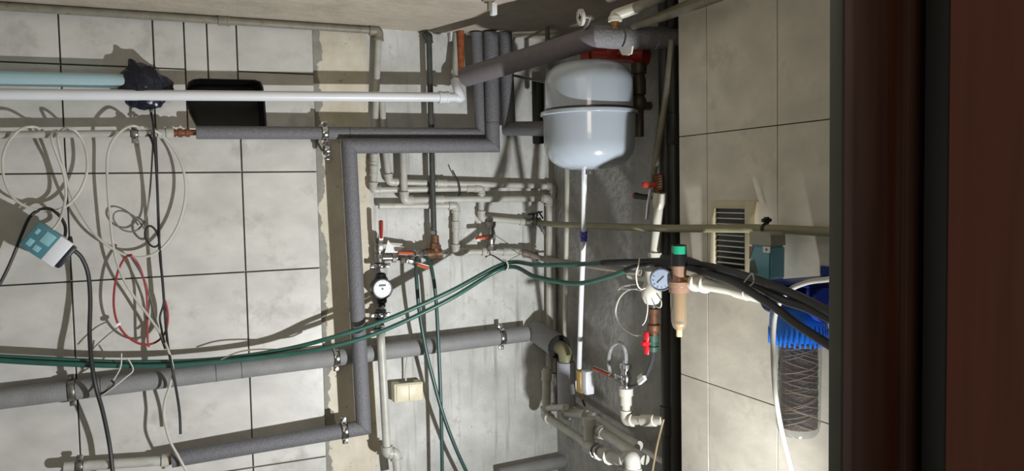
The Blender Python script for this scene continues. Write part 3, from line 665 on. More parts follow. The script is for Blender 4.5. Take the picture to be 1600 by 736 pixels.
# dial thermometer and brass vent near ceiling
dc = P(911, 27, 1.78)
t = thing('dial_thermometer', 'small white dial gauge turned sideways above the violet pipe', 'gauge', dc)
dv = (co.location - dc).normalized(); dax = (dv + Vector((-1.5, 1.1, 0))).normalized()
latheobj('case', dc, dax, [(0, .018), (.002, .021), (.010, .021), (.010, .018), (.008, .0178)], mat('white_gauge_case', (190, 188, 184), .4), t)
latheobj('dial', dc + dax * .0075, dax, [(0, .018), (.001, .018)], gaugeface, t)
bm = nb(); u_, v_ = frame_of(dax); box(bm, dc + dax * .0092, u_, v_, dax, .016, .006, .001); box(bm, dc + dax * .0093, v_, u_, dax, .018, .003, .001); obj('pointer', bm, blackp, t)
tubeobj('stem', [dc, dc - dax * .02, P(911, 55, 1.83)], .005, nickel, t, sides=8)
t = thing('air_vent', 'brass and cream fitting standing on the violet pipe under the ceiling', 'pipe fitting', P(961, 40, 1.75))
latheobj('brass_nut', P(961, 44, 1.74), UP, [(0, .008), (.008, .008), (.009, .011), (.02, .011), (.021, .009)], brass, t, 8)
bm = nb(); c_ = P(961, 24, 1.74); sweep(bm, fillet([c_ - UP * .014, c_, c_ + Vector((.045, -.03, .016))], .012), .0145, 16); lathe(bm, c_ - UP * .016, UP, [(0, .014), (.001, .018), (.012, .018), (.013, .014)], 16)
obj('elbow', bm, cream, t)
c2 = P(961, 24, 1.74) + Vector((.04, -.027, .014))
tubeobj('ceiling_pipe', [c2, XP(1035, -6, 1.12)], .0135, ppr_dirty, label='fat cream pipe leaving the brass fitting along the ceiling', cat='pipe')
tubeobj('ceiling_pipe', [XP(990, 41, 1.13), XP(1028, 30, 1.13), XP(1135, -8, 1.13)], .0095, ppr_dirty, fr=.03, label='slim cream pipe along the top of the tiled side wall', cat='pipe')
tubeobj('ceiling_pipe', [XP(1000, 37, 1.2), XP(1100, -6, 1.17)], .008, olive, label='thin olive pipe just behind the slim cream one near the ceiling', cat='pipe')
hk = CE(771, 2)
t = thing('ceiling_hanger', 'white strap hanger fixed to the ceiling above the foam risers', 'bracket', hk)
bm = nb(); c_ = P(771, 12, hk.y - .01); box(bm, c_ - UP * .004, XX, YY, UP, .016, .02, .034, .003); obj('strap', bm, whitep, t)
bm = nb(); box(bm, c_ + Vector((-.012, 0, .006)), XX, YY, UP, .01, .014, .03, .002); box(bm, c_ + Vector((-.016, 0, .02)), XX, YY, UP, .034, .016, .01, .002); obj('plate', bm, ppr_dirty, t)

# ================================================================== RIGHT-HAND PIPES IN THE NICHE
tubeobj('slanting_pipe', [XP(1050, 62, 1.2), XP(1041, 150, 1.2), XP(1021, 272, 1.2)], .0085, ppr_dirty, fr=.05, label='slim beige pipe slanting down from the violet pipe end', cat='pipe')
tubeobj('slanting_pipe', [XP(1040, 66, 1.235), XP(1037, 140, 1.235), XP(1017, 292, 1.225)], .006, olive, fr=.05, label='thin pipe half hidden behind the slim slanting beige one', cat='pipe')
t = thing('riser_valve', 'brown threaded valve with small red lever at the foot of the slanting pipe', 'valve', XP(1027, 290, 1.2))
pr = [(0, .011)]
for k in range(9): pr += [(.001 + k * .007, .0125), (.004 + k * .007, .0145), (.006 + k * .007, .0125)]
latheobj('ribbed_body', XP(1028, 272, 1.2), -UP, pr + [(.07, .011)], bronze, t, 16)
bm = nb(); box(bm, XP(1014, 289, 1.175), XX + YY * -.6, YY, UP, .034, .012, .014, .003); obj('red_lever', bm, redh, t, label='red lever')
tubeobj('chrome_spout', [XP(1017, 296, 1.18), XP(1013, 318, 1.175), XP(1011, 342, 1.175)], .0052, chrome, t, fr=.01)
bm = nb(); sweep(bm, [XP(1016, 308, 1.18), XP(1008, 308, 1.175), XP(994, 306, 1.17)], [.008, .0075, .0085], 12); obj('black_knob', bm, blackp, t)
bm = nb(); sweep(bm, [XP(995, 306, 1.17), XP(992, 305.5, 1.169)], .009, 12); obj('knob_cap', bm, brownh, t)
t = thing('white_riser', 'white plastic riser with a wide socket beside the black soil pipes', 'pipe', XP(1025, 400, 1.2))
a_, b_ = XP(1031, 306, 1.2), XP(1023, 398, 1.2)
tubeobj('pipe', [a_, b_], .0125, cream, t, sides=20)
latheobj('socket', a_ + UP * .008, b_ - a_, [(0, .014), (.001, .0175), (.024, .0185), (.03, .0175), (.042, .0135)], cream, t)
latheobj('collar', b_ + UP * .006, -UP, [(0, .015), (.001, .0185), (.012, .0185), (.013, .014)], cream, t)
# black soil pipes
for px, X, r, lb in ((1041, 1.235, .017, 'left dark vertical pipe in the gap beside the tiled wall'), (1053, 1.245, .015, 'right dark vertical pipe in the gap against the tile edge')):
    p0 = XP(px, 350, X)
    tt = thing('soil_pipe', lb, 'pipe', (p0.x, p0.y, 0))
    tubeobj('pipe', [Vector((p0.x, p0.y, 0.0)), Vector((p0.x, p0.y, CEIL - .002))], r, mat('dark_cast_iron', (46, 47, 43), .5, var=.2, bump=.2), tt, sides=20)
    zc_ = XP(px, 655 if px < 1045 else 200, X).z
    latheobj('socket', Vector((p0.x, p0.y, zc_ + .04)), -UP, [(0, r), (.002, r * 1.25), (.08, r * 1.25), (.085, r)], mat('dark_cast_iron', (46, 47, 43)), tt)
# gauge and reducer
gq = XP(1033, 436, 1.07)
t = thing('pressure_gauge', 'round grey pressure gauge beside the brass pressure reducer', 'gauge', gq)
gd = Vector((-.52, -.82, -.05)).normalized()
GR = rad(gq, 36)
latheobj('case', gq + gd * -.014, gd, [(0, GR * .8), (.003, GR * .98), (.026, GR), (.028, GR * .97), (.028, GR * .9), (.025, GR * .88)], mat('dark_gauge_case', (92, 100, 114), .3), t, 32)
latheobj('dial', gq + gd * .0108, gd, [(0, GR * .87), (.001, GR * .87)], mat('blue_grey_dial', (134, 144, 160), .4, coat=.2), t, 32)
bm = nb(); u_, v_ = frame_of(gd); box(bm, gq + gd * .013 + u_ * .002, (u_ + v_), u_ - v_, gd, .022, .0018, .001)
for k in range(9):
    an = k * math.pi / 6 - math.pi * .15; dd = u_ * math.cos(an) + v_ * math.sin(an); box(bm, gq + gd * .0125 + dd * GR * .7, dd, gd.cross(dd), gd, .004, .001, .0008)
obj('pointer', bm, mat('dial_print', (70, 84, 92)), t)
tubeobj('stem', [gq - gd * .012, gq - gd * .03 + Vector((0, 0, -.01))], .006, brass, t, sides=10)
t = thing('white_tee', 'white plastic tee below the pressure gauge with loose white wire', 'pipe fitting', XP(1016, 450, 1.15))
bm = nb(); c_ = XP(1018, 450, 1.16); lathe(bm, c_ + UP * .045, -UP, [(0, .012), (.001, .017), (.03, .017), (.034, .020), (.05, .026), (.07, .026), (.085, .018), (.088, .012)], 20)
pe = S(1000, 426, .13); 
sweep(bm, [S(985, 429, .11), c_ + UP * .022], .0125, 16); obj('body', bm, cream, t)
for k, L_ in enumerate(([(1008, 462), (1012, 480), (1009, 500), (1004, 508)], [(1018, 466), (1024, 478), (1032, 480), (1033, 470), (1026, 458)], [(985, 446), (968, 450), (990, 452), (1006, 448)], [(1000, 444), (978, 446), (966, 453)])):
    tubeobj('loose_wire', [XP(q[0], q[1], 1.12 + .01 * k) for q in L_], .0016, wire_white, t, spline=5, sides=6)
tubeobj('white_cable', [XP(q[0], q[1], 1.17) for q in ((1008, 455), (985, 452), (968, 466), (962, 490), (972, 510), (990, 523), (1004, 524))], .0024, wire_white, spline=6, sides=8, label='thin white cable looping in front of the grey side wall', cat='cable')
rq = XP(1060, 400, 1.10)
t = thing('pressure_reducer', 'pressure reducing valve with green ringed black cap and amber filter bowl', 'valve', XP(1062, 520, 1.10))
s_ = rad(rq, 2)   # one pixel here
def zrow(py): return XP(1061, py, 1.10)
latheobj('black_cap', zrow(416), UP, [(0, .012), (.001, 13 * s_ * .98), (.012, 13 * s_), (.04, 11.5 * s_)], blackp, t)
latheobj('green_ring', zrow(397), UP, [(0, 11.5 * s_), (.001, 12 * s_), (.019, 11.5 * s_), (.02, 10 * s_)], greencap, t)
latheobj('cap_top', zrow(384.5), UP, [(0, 11 * s_), (.003, 10.5 * s_), (.004, 6 * s_)], blackp, t)
latheobj('brass_body', zrow(448), UP, [(0, 15 * s_), (.002, 17 * s_), (.012, 17 * s_), (.014, 12 * s_), (.022, 11 * s_), (.045, 12 * s_), (.06, 10 * s_)], mat('pink_brass', (186, 150, 128), .4, metal=.4, var=.15), t)
latheobj('locking_ring', zrow(457), UP, [(0, 13 * s_), (.001, 16.5 * s_), (.014, 16.5 * s_), (.015, 13 * s_)], mat('pink_brass', (186, 150, 128)), t, 10)
latheobj('filter_bowl', zrow(457), -UP, [(0, 13.5 * s_), (.03, 13.5 * s_), (.07, 12.5 * s_), (.082, 10 * s_), (.088, 6 * s_)], amberbowl, t)
latheobj('strainer', zrow(457), -UP, [(0, 8 * s_), (.066, 7.5 * s_)], mat('tan_mesh', (170, 142, 100), .7, bump=.6, scale=400), t)
latheobj('drain_nozzle', zrow(506), -UP, [(0, 8 * s_), (.004, 8 * s_), (.005, 5 * s_), (.03, 5 * s_)], mat('tan_plastic', (214, 184, 138), .5), t, 10)
tubeobj('inlet', [XP(1036, 428, 1.14), zrow(436), XP(1082, 440, 1.12)], .012, brass, t, sides=14)
pU = [XP(1082, 441, 1.12), XP(1140, 450, 1.12), XP(1200, 466, 1.12), XP(1225, 470, 1.11)]
t = pipe_run('cream_pipe', 'cream plastic pipe with union nuts joining the pressure reducer to the blue filter', 'pipe', pU, .0145, cream, elbows=False)
for px in (1085, 1099):
    c_ = XP(px, 441 + (px - 1082) * .16, 1.12); latheobj('union_nut', c_, pU[1] - pU[0], [(0, .015), (.001, .0205), (.010, .0205), (.012, .015)], cream, t)
latheobj('sleeve', XP(1150, 452, 1.12), pU[2] - pU[1], [(0, .015), (.001, .0175), (.04, .0175), (.041, .015)], cream, t)
tubeobj('brown_cable', [XP(1037, 655, 1.19), XP(1033, 670, 1.185), XP(1026, 700, 1.18), XP(1018, 745, 1.17)], .003, mat('brown_cable_sheath', (120, 104, 72), .5), spline=6, label='thin brownish cable hanging below the cream tap pipe', cat='cable', sides=8)
# brass body, green valve with red butterfly handle
t = thing('butterfly_valve', 'small brass valve with a red butterfly handle and green body', 'valve', XP(1019, 530, 1.2))
latheobj('brass_body', XP(1021, 482, 1.2), -UP, [(0, .010), (.001, .016), (.012, .016), (.014, .012), (.04, .013), (.045, .018), (.06, .018), (.064, .012), (.075, .012)], bronze, t, 10)
latheobj('green_body', XP(1020, 523, 1.2), -UP, [(0, .012), (.001, .0165), (.018, .0165), (.02, .012), (.03, .0125), (.032, .016), (.045, .016), (.046, .01)], mat('dark_green_paint', (52, 84, 70), .45), t, 10)
bc = XP(1010, 536, 1.17)
bm = nb()
for s2 in (-1, 1): 
    q = bc + UP * s2 * .016; sweep(bm, [bc, q, q + UP * s2 * .014], [.006, .012, .009], 14, flat=.6)
lathe(bm, bc + XX * .006, -XX, [(0, .008), (.02, .007)], 12); obj('red_handle', bm, mat('bright_red_plastic', (206, 32, 44), .35), t)
tubeobj('stem', [bc, XP(1019, 535, 1.2)], .005, nickel, t, sides=8)
tubeobj('upper_pipe', [XP(1021, 483, 1.2), XP(1020, 462, 1.19)], .010, darkpipe, t, sides=12)
# wall valve with braided hoses
vx = 1.19
ball_valve(XP(978, 590, vx), UP, .012, Vector((-.45, .85, .25)), .085, brownh, 'nickel ball valve with brown lever under the braided hose loop', m=chrome, out=Vector((-1, -.2, 0)), L=.075, stemoff=.004)
pp_ = [XP(978, 608, vx), XP(979, 657, vx), XP(1036, 657, vx + .03)]
pp_[1] = Vector((pp_[0].x, pp_[0].y, pp_[1].z)); 
t = pipe_run('tap_pipe', 'cream pipe elbow under the braided hose valve running to the dark soil pipe', 'pipe', pp_, .0125, cream)
latheobj('top_socket', pp_[0] + UP * .004, -UP, [(0, .014), (.001, .0205), (.022, .0205), (.024, .0165), (.05, .0165), (.051, .013)], cream, t)
latheobj('mid_socket', pp_[1].lerp(pp_[2], .45), pp_[2] - pp_[1], [(0, .0135), (.001, .0165), (.05, .0165), (.051, .0135)], cream, t)
t = thing('braided_hose', 'braided hose looping up from the brown lever valve', 'hose', XP(978, 572, vx))
lp = [(978, 576), (978, 556), (974, 541), (965, 536), (955, 545), (951, 565), (954, 582), (963, 596), (972, 602)]
tubeobj('tube', [XP(a_, b_, vx - .012 * (1 - abs(i - 4) / 4)) for i, (a_, b_) in enumerate(lp)], .0056, braid, t, spline=8)
latheobj('end_nut', XP(978, 576, vx), UP, [(0, .009), (.001, .0125), (.014, .0125), (.015, .009), (.024, .0075)], chrome, t, 6)
t = thing('braided_hose', 'dark braided hose curving from the brown lever valve up to the red butterfly valve', 'hose', XP(985, 603, vx))
lp = [(980, 604), (990, 604), (1001, 598), (1011, 584), (1018, 568), (1021, 553), (1021, 545)]
tubeobj('tube', [XP(a_, b_, vx + .002 * i) for i, (a_, b_) in enumerate(lp)], .0056, mat('dark_braid', (88, 90, 90), .35, metal=.6, bump=.9, scale=900), t, spline=8)
q = XP(1003, 594, vx - .004)
bm = nb(); dx = (XP(1012, 586, vx) - XP(995, 601, vx)).normalized(); box(bm, q, dx, XX, dx.cross(XX), .036, .010, .013, .001); box(bm, q + UP * .014 - dx * .012, dx, XX, dx.cross(XX), .028, .004, .011, .001); obj('white_label', bm, paper, t, smooth=False)
# small white/yellow box
t = thing('float_box', 'small white and yellow actuator box at the foot of the tank pipe', 'box', S(910, 597, .07))
c_ = S(911, 596, .07); boxobj('yellow_body', c_, XX, YY, UP, (.034, .03, .07), mat('yellow_plastic', (216, 176, 92), .4), t, bev=.003)
c_ = S(918, 597, .07); boxobj('white_cover', c_, XX, YY, UP, (.03, .034, .074), whitep, t, bev=.004)
tubeobj('brown_lead', [S(909, 612, .07), S(910, 625, .06), S(914, 634, .05)], .004, bronze, t, spline=4, sides=8)
t = thing('grey_bracket', 'cream plastic bracket behind the yellow and white box', 'bracket', S(900, 575, .05))
bm = nb(); box(bm, S(902, 590, .04), XX, YY, UP, .02, .012, .10, .004); box(bm, S(898, 570, .04), XX, YY, UP, .02, .05, .012, .004); obj('body', bm, cream, t)

# corner cluster
R1 = .0145
qa = elbase
t = thing('corner_elbow', 'cream reducer and elbow at the foot of the pale foam sleeve', 'pipe fitting', qa)
latheobj('ring', qa + UP * .012, -UP, [(0, .018), (.001, .0235), (.016, .0235), (.017, .019), (.02, .022), (.034, .022)], cream, t)
pa_ = [qa - UP * .02, Vector((qa.x, qa.y, XP(886, 654, 1.160).z)), XP(916, 649, 1.180)]
tubeobj('pipe', pa_, .0165, ppr, t, fr=.03, sides=18); elbow(t, pa_[1], pa_[0], pa_[2], .0165, ppr, L=.03)
pipe_run('floor_pipe', 'upper of the parallel pipes slanting down right along the side wall', 'pipe', [XP(912, 648, 1.190), XP(924, 651, 1.200), XP(998, 697, 1.200)], R1, ppr, couplings=((1, .06),))
pipe_run('floor_pipe', 'lower of the parallel pipes slanting down right along the side wall', 'pipe', [XP(918, 661, 1.170), XP(932, 670, 1.180), XP(1008, 719, 1.180)], R1, ppr, couplings=((1, .1),))
t = thing('tee_fitting', 'upright tee joining the slanting floor pipes', 'pipe fitting', XP(920, 700, 1.150))
bm = nb(); sweep(bm, [XP(920, 655, 1.150), XP(920, 703, 1.150)], .0155, 16); lathe(bm, XP(920, 655, 1.150) + UP * .004, -UP, [(0, .015), (.001, .020), (.022, .020), (.023, .016)], 18); lathe(bm, XP(920, 687, 1.150), -UP, [(0, .016), (.001, .0205), (.03, .0205), (.031, .016)], 18); obj('body', bm, ppr, t)
pipe_run('floor_pipe', 'pipe from the corner elbow slanting down to the upright tee', 'pipe', [XP(854, 575, 1.170), XP(853, 650, 1.170), XP(908, 687, 1.160), XP(922, 702, 1.140)], .0135, ppr, couplings=((0, .15),), skip=(2,))
t = pipe_run('floor_pipe', 'short pipe with unions leading from the tee to the big bottom elbow', 'pipe', [XP(918, 698, 1.140), XP(972, 722, 1.120), XP(988, 714, 1.120), XP(990, 750, 1.120)], .0165, ppr, skip=(1,))
dd = XP(972, 722, 1.120) - XP(918, 698, 1.140)
for f_, m_ in ((.24, nickel), (.36, nickel), (.62, ppr)):
    latheobj('union_nut', XP(918, 698, 1.140) + dd * f_, dd, [(0, .017), (.001, .0235), (.014, .0235), (.015, .017)], m_, t, 10)
tubeobj('floor_pipe', [S(888, 626, .04), S(912, 642, .04), S(1040, 724, .04)], .009, ppr, fr=.03, label='thin pipe behind the parallel slanting pipes', cat='pipe')
t = thing('check_valve', 'small beige valve body low in the corner left of the pale sleeve', 'valve', XP(866, 600, 1.170))
latheobj('body', XP(868, 583, 1.180), -UP, [(0, .009), (.001, .013), (.02, .013), (.03, .017), (.06, .017), (.07, .011), (.1, .011), (.101, .015), (.12, .015)], nickel, t, 12)
bm = nb(); sweep(bm, [XP(856, 638, 1.170), XP(884, 636, 1.150)], .011, 14); obj('side_port', bm, ppr, t)

# ================================================================== TILED SIDE WALL ITEMS
# vent grille
v00, v11 = T(1115, 313, .0), T(1186, 432, 0)
y0_, y1_ = T(1186, 330, 0).y, T(1115, 330, 0).y; z1_, z0_ = T(1115, 314, 0).z, T(1115, 447, 0).z
t = thing('vent_grille', 'beige framed ventilation grille with thin slats over a dark duct', 'vent', (TILE, (y0_ + y1_) / 2, z0_))
bm = nb(); fw_ = .026; bz = (z0_ + z1_) / 2
slab(bm, TILE - .012, TILE + .002, y0_, y0_ + fw_ * 1.3, z0_, z1_, bev=.002); slab(bm, TILE - .012, TILE + .002, y1_ - fw_ * .55, y1_, z0_, z1_, bev=.002)
slab(bm, TILE - .012, TILE + .002, y0_ + fw_ * 1.25, y1_ - fw_ * .5, z1_ - fw_ * .65, z1_, bev=.001); slab(bm, TILE - .012, TILE + .002, y0_ + fw_ * 1.25, y1_ - fw_ * .5, z0_, z0_ + fw_ * .65, bev=.001); obj('frame', bm, ventm, t)
bm = nb(); slab(bm, TILE - .002, TILE + .001, y0_ + .01, y1_ - .006, z0_ + .01, z1_ - .01); obj('dark_duct', bm, dark, t)
k = 0; z_ = z0_ + .022
while z_ < z1_ - .02:
    bm = nb(); box(bm, Vector((TILE - .006, (y0_ + y1_) / 2, z_)), Vector((1, 0, .25)), YY, Vector((-.25, 0, 1)), .006, y1_ - y0_ - .045, .0012); obj('slat', bm, slatm, t, smooth=False); z_ += .0128
# pale blue container
bc = T(1199, 402, .055)
t = thing('blue_bottle', 'flat pale blue plastic container hanging from the olive pipe beside the vent', 'container', bc)
wy = rad(bc, 56) / .72; hz = rad(bc, 80)
bm = nb(); pts2 = []
for (a_, b_) in ((-1, 1), (-.95, -.75), (-.6, -.98), (.6, -1), (.95, -.8), (1, .55), (.9, .9), (.6, 1)): pts2.append((a_, b_))
def bpoly(bm, pl, x0, x1, mi=0):
    A = [bm.verts.new(Vector((bc.x + x0, bc.y - a_ * wy * .62, bc.z + b_ * hz))) for a_, b_ in pl]; Bv = [bm.verts.new(Vector((bc.x + x1, bc.y - a_ * wy * .62, bc.z + b_ * hz))) for a_, b_ in pl]
    bm.faces.new(A); bm.faces.new(Bv[::-1])
    for i in range(len(pl)): j = (i + 1) % len(pl); bm.faces.new((A[i], Bv[i], Bv[j], A[j]))
bpoly(bm, [(-1, .48), (-.97, -.75), (-.6, -.98), (.6, -1), (.95, -.8), (1, .48)], -.02, .02); bmesh.ops.bevel(bm, geom=bm.edges[:], offset=.004, segments=2, affect='EDGES'); obj('body', bm, mat('dusty_blue_plastic', (104, 156, 172), .35, var=.08), t)
bm = nb(); bpoly(bm, [(-1, .49), (1, .49), (.97, .9), (.75, 1), (-1, 1)], -.019, .019); obj('clear_top', bm, mat('smoky_plastic', (150, 148, 134), .3), t)
bm = nb(); bpoly(bm, [(.35, .22), (.98, .22), (.98, .46), (.35, .46)], -.0215, -.019); obj('white_label', bm, paper, t, smooth=False)
bm = nb(); bpoly(bm, [(.62, .3), (.76, .3), (.76, .39), (.62, .39)], -.0222, -.021); obj('label_mark', bm, mat('dial_print', (70, 84, 92)), t, smooth=False)
bm = nb(); bpoly(bm, [(-.97, -.1), (-.55, .4), (-.95, .42)], -.0212, -.019); obj('red_print', bm, mat('dull_red_print', (150, 100, 96), .5), t, smooth=False)
bm = nb(); bpoly(bm, [(-.95, -.65), (-.2, -.6), (-.5, -.1), (-.9, -.15)], -.0212, -.019); obj('grey_print', bm, mat('grey_print', (92, 98, 98), .5), t, smooth=False)
# big blue filters: the one in view and an unseen twin added to shade the upper wall
ref = XP(1247, 530, 1.09)
def big_filter(fc, lab):
    ft = thing('water_filter', lab, 'water filter', fc - UP * .15)
    def fz(py): z = XP(1247, py, 1.09).z; return Vector((fc.x, fc.y, z))
    px1 = rad(ref, 2)
    h = lambda a_, b_: fz(a_).z - fz(b_).z
    bm = nb(); H_ = h(478, 530)
    lathe(bm, fz(530), UP, [(0, 38 * px1), (.001, 43 * px1), (H_ * .25, 44 * px1), (H_ * .8, 42 * px1), (H_ * .95, 40 * px1), (H_, 34 * px1)], 48)
    for k in range(36):
        an = k * math.pi / 18; dd = Vector((math.cos(an), math.sin(an), 0)); box(bm, fz(524) + dd * 43.5 * px1, dd, UP.cross(dd), UP, .003, .0035, .03, .0006)
    obj('screw_cap', bm, bluep, ft)
    bm = nb(); lathe(bm, fz(480), UP, [(0, 34 * px1), (.02, 32 * px1), (.035, 22 * px1)], 36)
    for a_ in (-1, 1): lathe(bm, fz(470) , YY * a_, [(0, .026), (.055, .026), (.056, .031), (.07, .031)], 20)
    obj('head', bm, darkblue, ft)
    bm = nb(); lathe(bm, fz(452), UP, [(0, .014), (.012, .014), (.013, .009)], 16); obj('vent_button', bm, mat('bright_blue_plastic', (40, 120, 235), .3), ft)
    bm = nb(); slab(bm, TILE - .006, TILE, fc.y - .09, fc.y + .04, fz(432).z - .03, fz(432).z + .012, bev=.002)
    for yy_ in (-.055, .03): slab(bm, fc.x - .03, TILE - .003, fc.y + yy_ - .004, fc.y + yy_ + .004, fz(456).z, fz(438).z, bev=.001)
    slab(bm, fc.x - .035, TILE - .003, fc.y - .06, fc.y + .034, fz(443).z, fz(443).z + .006, bev=.001); obj('wall_bracket', bm, darkblue, ft)
    Hb = h(528, 680)
    latheobj('bowl', fz(528), -UP, [(0, 35.5 * px1), (Hb * .86, 33.5 * px1), (Hb * .94, 31.5 * px1), (Hb * .985, 27 * px1), (Hb, 20 * px1)], clearbowl, ft, 40)
    Rc = 29 * px1; Hc = Hb * .9
    bm = nb(); lathe(bm, fz(529), -UP, [(0, Rc), (Hc, Rc)], 36)
    obj('cartridge', bm, cart, ft)
    bm = nb()
    for s2 in (-1, 1):
        for k in range(5):
            turns = 2.6 + .5 * random.random(); ph = random.random() * 6.28; wob = .3 + .4 * random.random(); pts_ = []
            for i in range(90):
                f_ = i / 89; an = s2 * (f_ * 2 * math.pi * turns + wob * math.sin(f_ * 9 + ph)) + ph; pts_.append(fz(529) - UP * Hc * f_ + Vector((math.cos(an), math.sin(an), 0)) * (Rc + .0004))
            sweep(bm, pts_, .0009, 5)
    obj('string_winding', bm, cartl, ft)
big_filter(ref, 'blue capped clear water filter holding a brown string wound cartridge')
big_filter(ref - YY * .172, 'added unseen filter housing behind the door frame, shading the upper side wall')

# white cable round the filter
tubeobj('white_cable', [T(1320, 430, .24), T(1296, 436, .22), T(1262, 441, .20), T(1232, 455, .185), T(1213, 485, .18), T(1208, 530, .175), T(1209, 580, .175), T(1213, 625, .17), T(1222, 675, .15), T(1240, 745, .12)], .0046, wire_white, spline=8, label='white cable arching over and down the left side of the blue filter', cat='cable')

# ================================================================== GREEN HOSES
up_l = [B(-25, 556, .07), B(80, 561, .07), B(200, 566, .07), B(330, 562, .075), B(440, 547, .085), B(520, 527, .125), B(600, 501, .145), B(700, 457, .17), B(788, 412, .2)]
up_r = [XP(840, 414, 1.03), XP(900, 413, 1.075), XP(955, 410, 1.10)]
up_k = [XP(955, 410, 1.10), XP(1010, 409, 1.15), XP(1060, 409, 1.16), XP(1120, 418, 1.12), XP(1180, 436, 1.03), XP(1240, 460, .98), XP(1310, 494, .94)]
lo_l = [B(-25, 562, .085), B(80, 568, .085), B(200, 572, .085), B(290, 570, .09), B(430, 556, .10), B(520, 541, .14), B(600, 516, .16), B(700, 469, .185), B(790, 418, .21)]
lo_r = [XP(838, 433, 1.02), XP(900, 443, 1.07), XP(955, 431, 1.08), XP(985, 420, 1.08)]
lo_k = [XP(985, 420, 1.09), XP(1020, 414, 1.135), XP(1070, 417, 1.15), XP(1120, 433, 1.09), XP(1155, 446, 1.04), XP(1210, 480, .975), XP(1245, 507, .95), XP(1310, 548, .92)]
for l_, r_, k_, lb in ((up_l, up_r, up_k, 'upper of two green hoses sagging across the wall, sheathed black at right'), (lo_l, lo_r, lo_k, 'lower of two green hoses sagging across the wall, dipping right of its tie')):
    t = thing('green_hose', lb, 'hose', l_[0])
    full = cr_spline(l_ + r_ + k_[1:], 8); n1 = (len(l_) + len(r_) - 1) * 8
    bm = nb(); sweep(bm, full[:n1 + 1], .0068, 12); obj('tube', bm, hoseg, t)
    bm = nb(); sweep(bm, full[n1 - 2:], .0078, 12); obj('black_sheath', bm, rubber, t, label='black sheathed length')
tubeobj('black_hose', [XP(1035, 402, 1.20), XP(1075, 406, 1.185), XP(1120, 424, 1.13), XP(1180, 447, 1.05), XP(1226, 470, .985), XP(1262, 482, .965), XP(1310, 505, .945)], .0075, rubber, spline=8, label='shorter black hose lying between the two sheathed green hoses', cat='hose')
tie('cable_tie', [P(786, 406, 2.30), P(791, 408, 2.28), P(794, 416, 2.28), P(790, 423, 2.29), P(786, 416, 2.31)], .0022, wire_white, 'white tie bundling the green hoses at their highest point')
tie('hanging_wire', [P(789, 411, 2.30), P(775, 402, 2.37), B(766, 398, .045), B(758, 402, .03)], .0024, wire_black, 'dark wire holding the green hoses up to the orange lever valve', 'wire')
tie('hanging_wire', [P(791, 411, 2.30), P(800, 404, 2.36), B(812, 398, .045)], .0011, steelwire, 'fine steel wire from the hose tie to the grey pipe', 'wire')
tie('cable_tie', [XP(999, 404, 1.07), XP(997, 416, 1.05), XP(994, 428, 1.05), XP(996, 445, 1.06), XP(1002, 452, 1.07), XP(1008, 450, 1.08)], .0018, wire_white, 'long white tie hanging from the hoses left of the pressure gauge')
for i, px in enumerate((968, 985, 1003)):
    pass
tie('cable_tie', [XP(1163, 441, 1.02), XP(1172, 430, 1.01), XP(1176, 428, 1.0), XP(1178, 440, 1.0), XP(1172, 447, 1.02)], .0016, wire_white, 'white tie end curling over the black hoses below the vent')

# ================================================================== CABLES AT LEFT
def cab(name, pts, r, m, lb, cat='cable', sp=8, off=.05): 
    return tubeobj(name, [B(q[0], q[1], q[2] if len(q) > 2 else off) for q in pts], r, m, spline=sp, sides=8, label=lb, cat=cat)
cab('white_cable', [(66, 203, .045), (52, 198, .075), (32, 202, .08), (13, 222, .07), (4, 250), (8, 285), (24, 312), (50, 326), (78, 330), (104, 322), (124, 300), (135, 272), (136, 245), (130, 222), (118, 205, .08), (104, 199, .08), (94, 205, .045)], .0036, wire_white, 'left small coil of white cable hanging from the pale grey supply pipe')
cab('white_cable', [(84, 205, .04), (80, 213, .075), (88, 240, .07), (99, 270, .06), (103, 300, .055), (100, 322, .06), (92, 346, .09), (77, 366, .105)], .0036, wire_white, 'white cable dropping from the supply pipe into the teal adapter')
cab('white_cable', [(88, 204, .04), (90, 216, .075), (97, 250, .06), (108, 295, .05), (124, 330), (148, 366), (175, 388), (205, 401), (232, 400), (254, 387), (273, 362), (285, 332), (290, 300), (287, 268), (276, 240), (258, 216, .06), (240, 203, .075), (226, 199, .06)], .0036, wire_white, 'wide loop of white cable spanning between the two coils')
cab('white_cable', [(222, 206, .04), (212, 197, .08), (196, 200, .08), (177, 218, .07), (168, 245), (168, 290), (172, 340), (177, 385), (186, 420), (199, 447), (214, 470), (232, 494, .06), (250, 520, .07), (262, 545, .095), (270, 575, .10), (266, 600, .10), (258, 625, .08), (256, 650, .07), (264, 685, .09), (278, 712, .10), (296, 745, .10)], .0036, wire_white, 'long white cable hanging from the clamp down to the bottom edge')
cab('black_cable', [(-12, 462), (4, 436), (20, 402), (34, 366), (46, 340), (60, 329), (76, 326), (91, 335), (101, 351), (102, 366, .07), (97, 378, .10)], .0044, wire_black, 'black cable arching from the left edge over the teal adapter')
cab('black_cable', [(108, 389, .10), (118, 393, .09), (129, 405, .08), (138, 430, .07), (141, 470, .07), (140, 520, .08), (143, 565, .10), (150, 605, .11), (161, 645, .09), (171, 695, .07), (177, 745, .07)], .0058, wire_black, 'thick black cable from the adapter down over the sloping pipe')
cab('black_cable', [(228, 208, .04), (236, 216, .075), (243, 245, .07), (246, 300, .06), (248, 360), (250, 400), (254, 440), (257, 480), (260, 520, .06), (264, 550, .095), (271, 585, .11), (278, 625, .09), (281, 650, .08), (282, 678, .075)], .0038, wire_black, 'long black cable hanging right of the clamp, ending free below the sloping pipe')
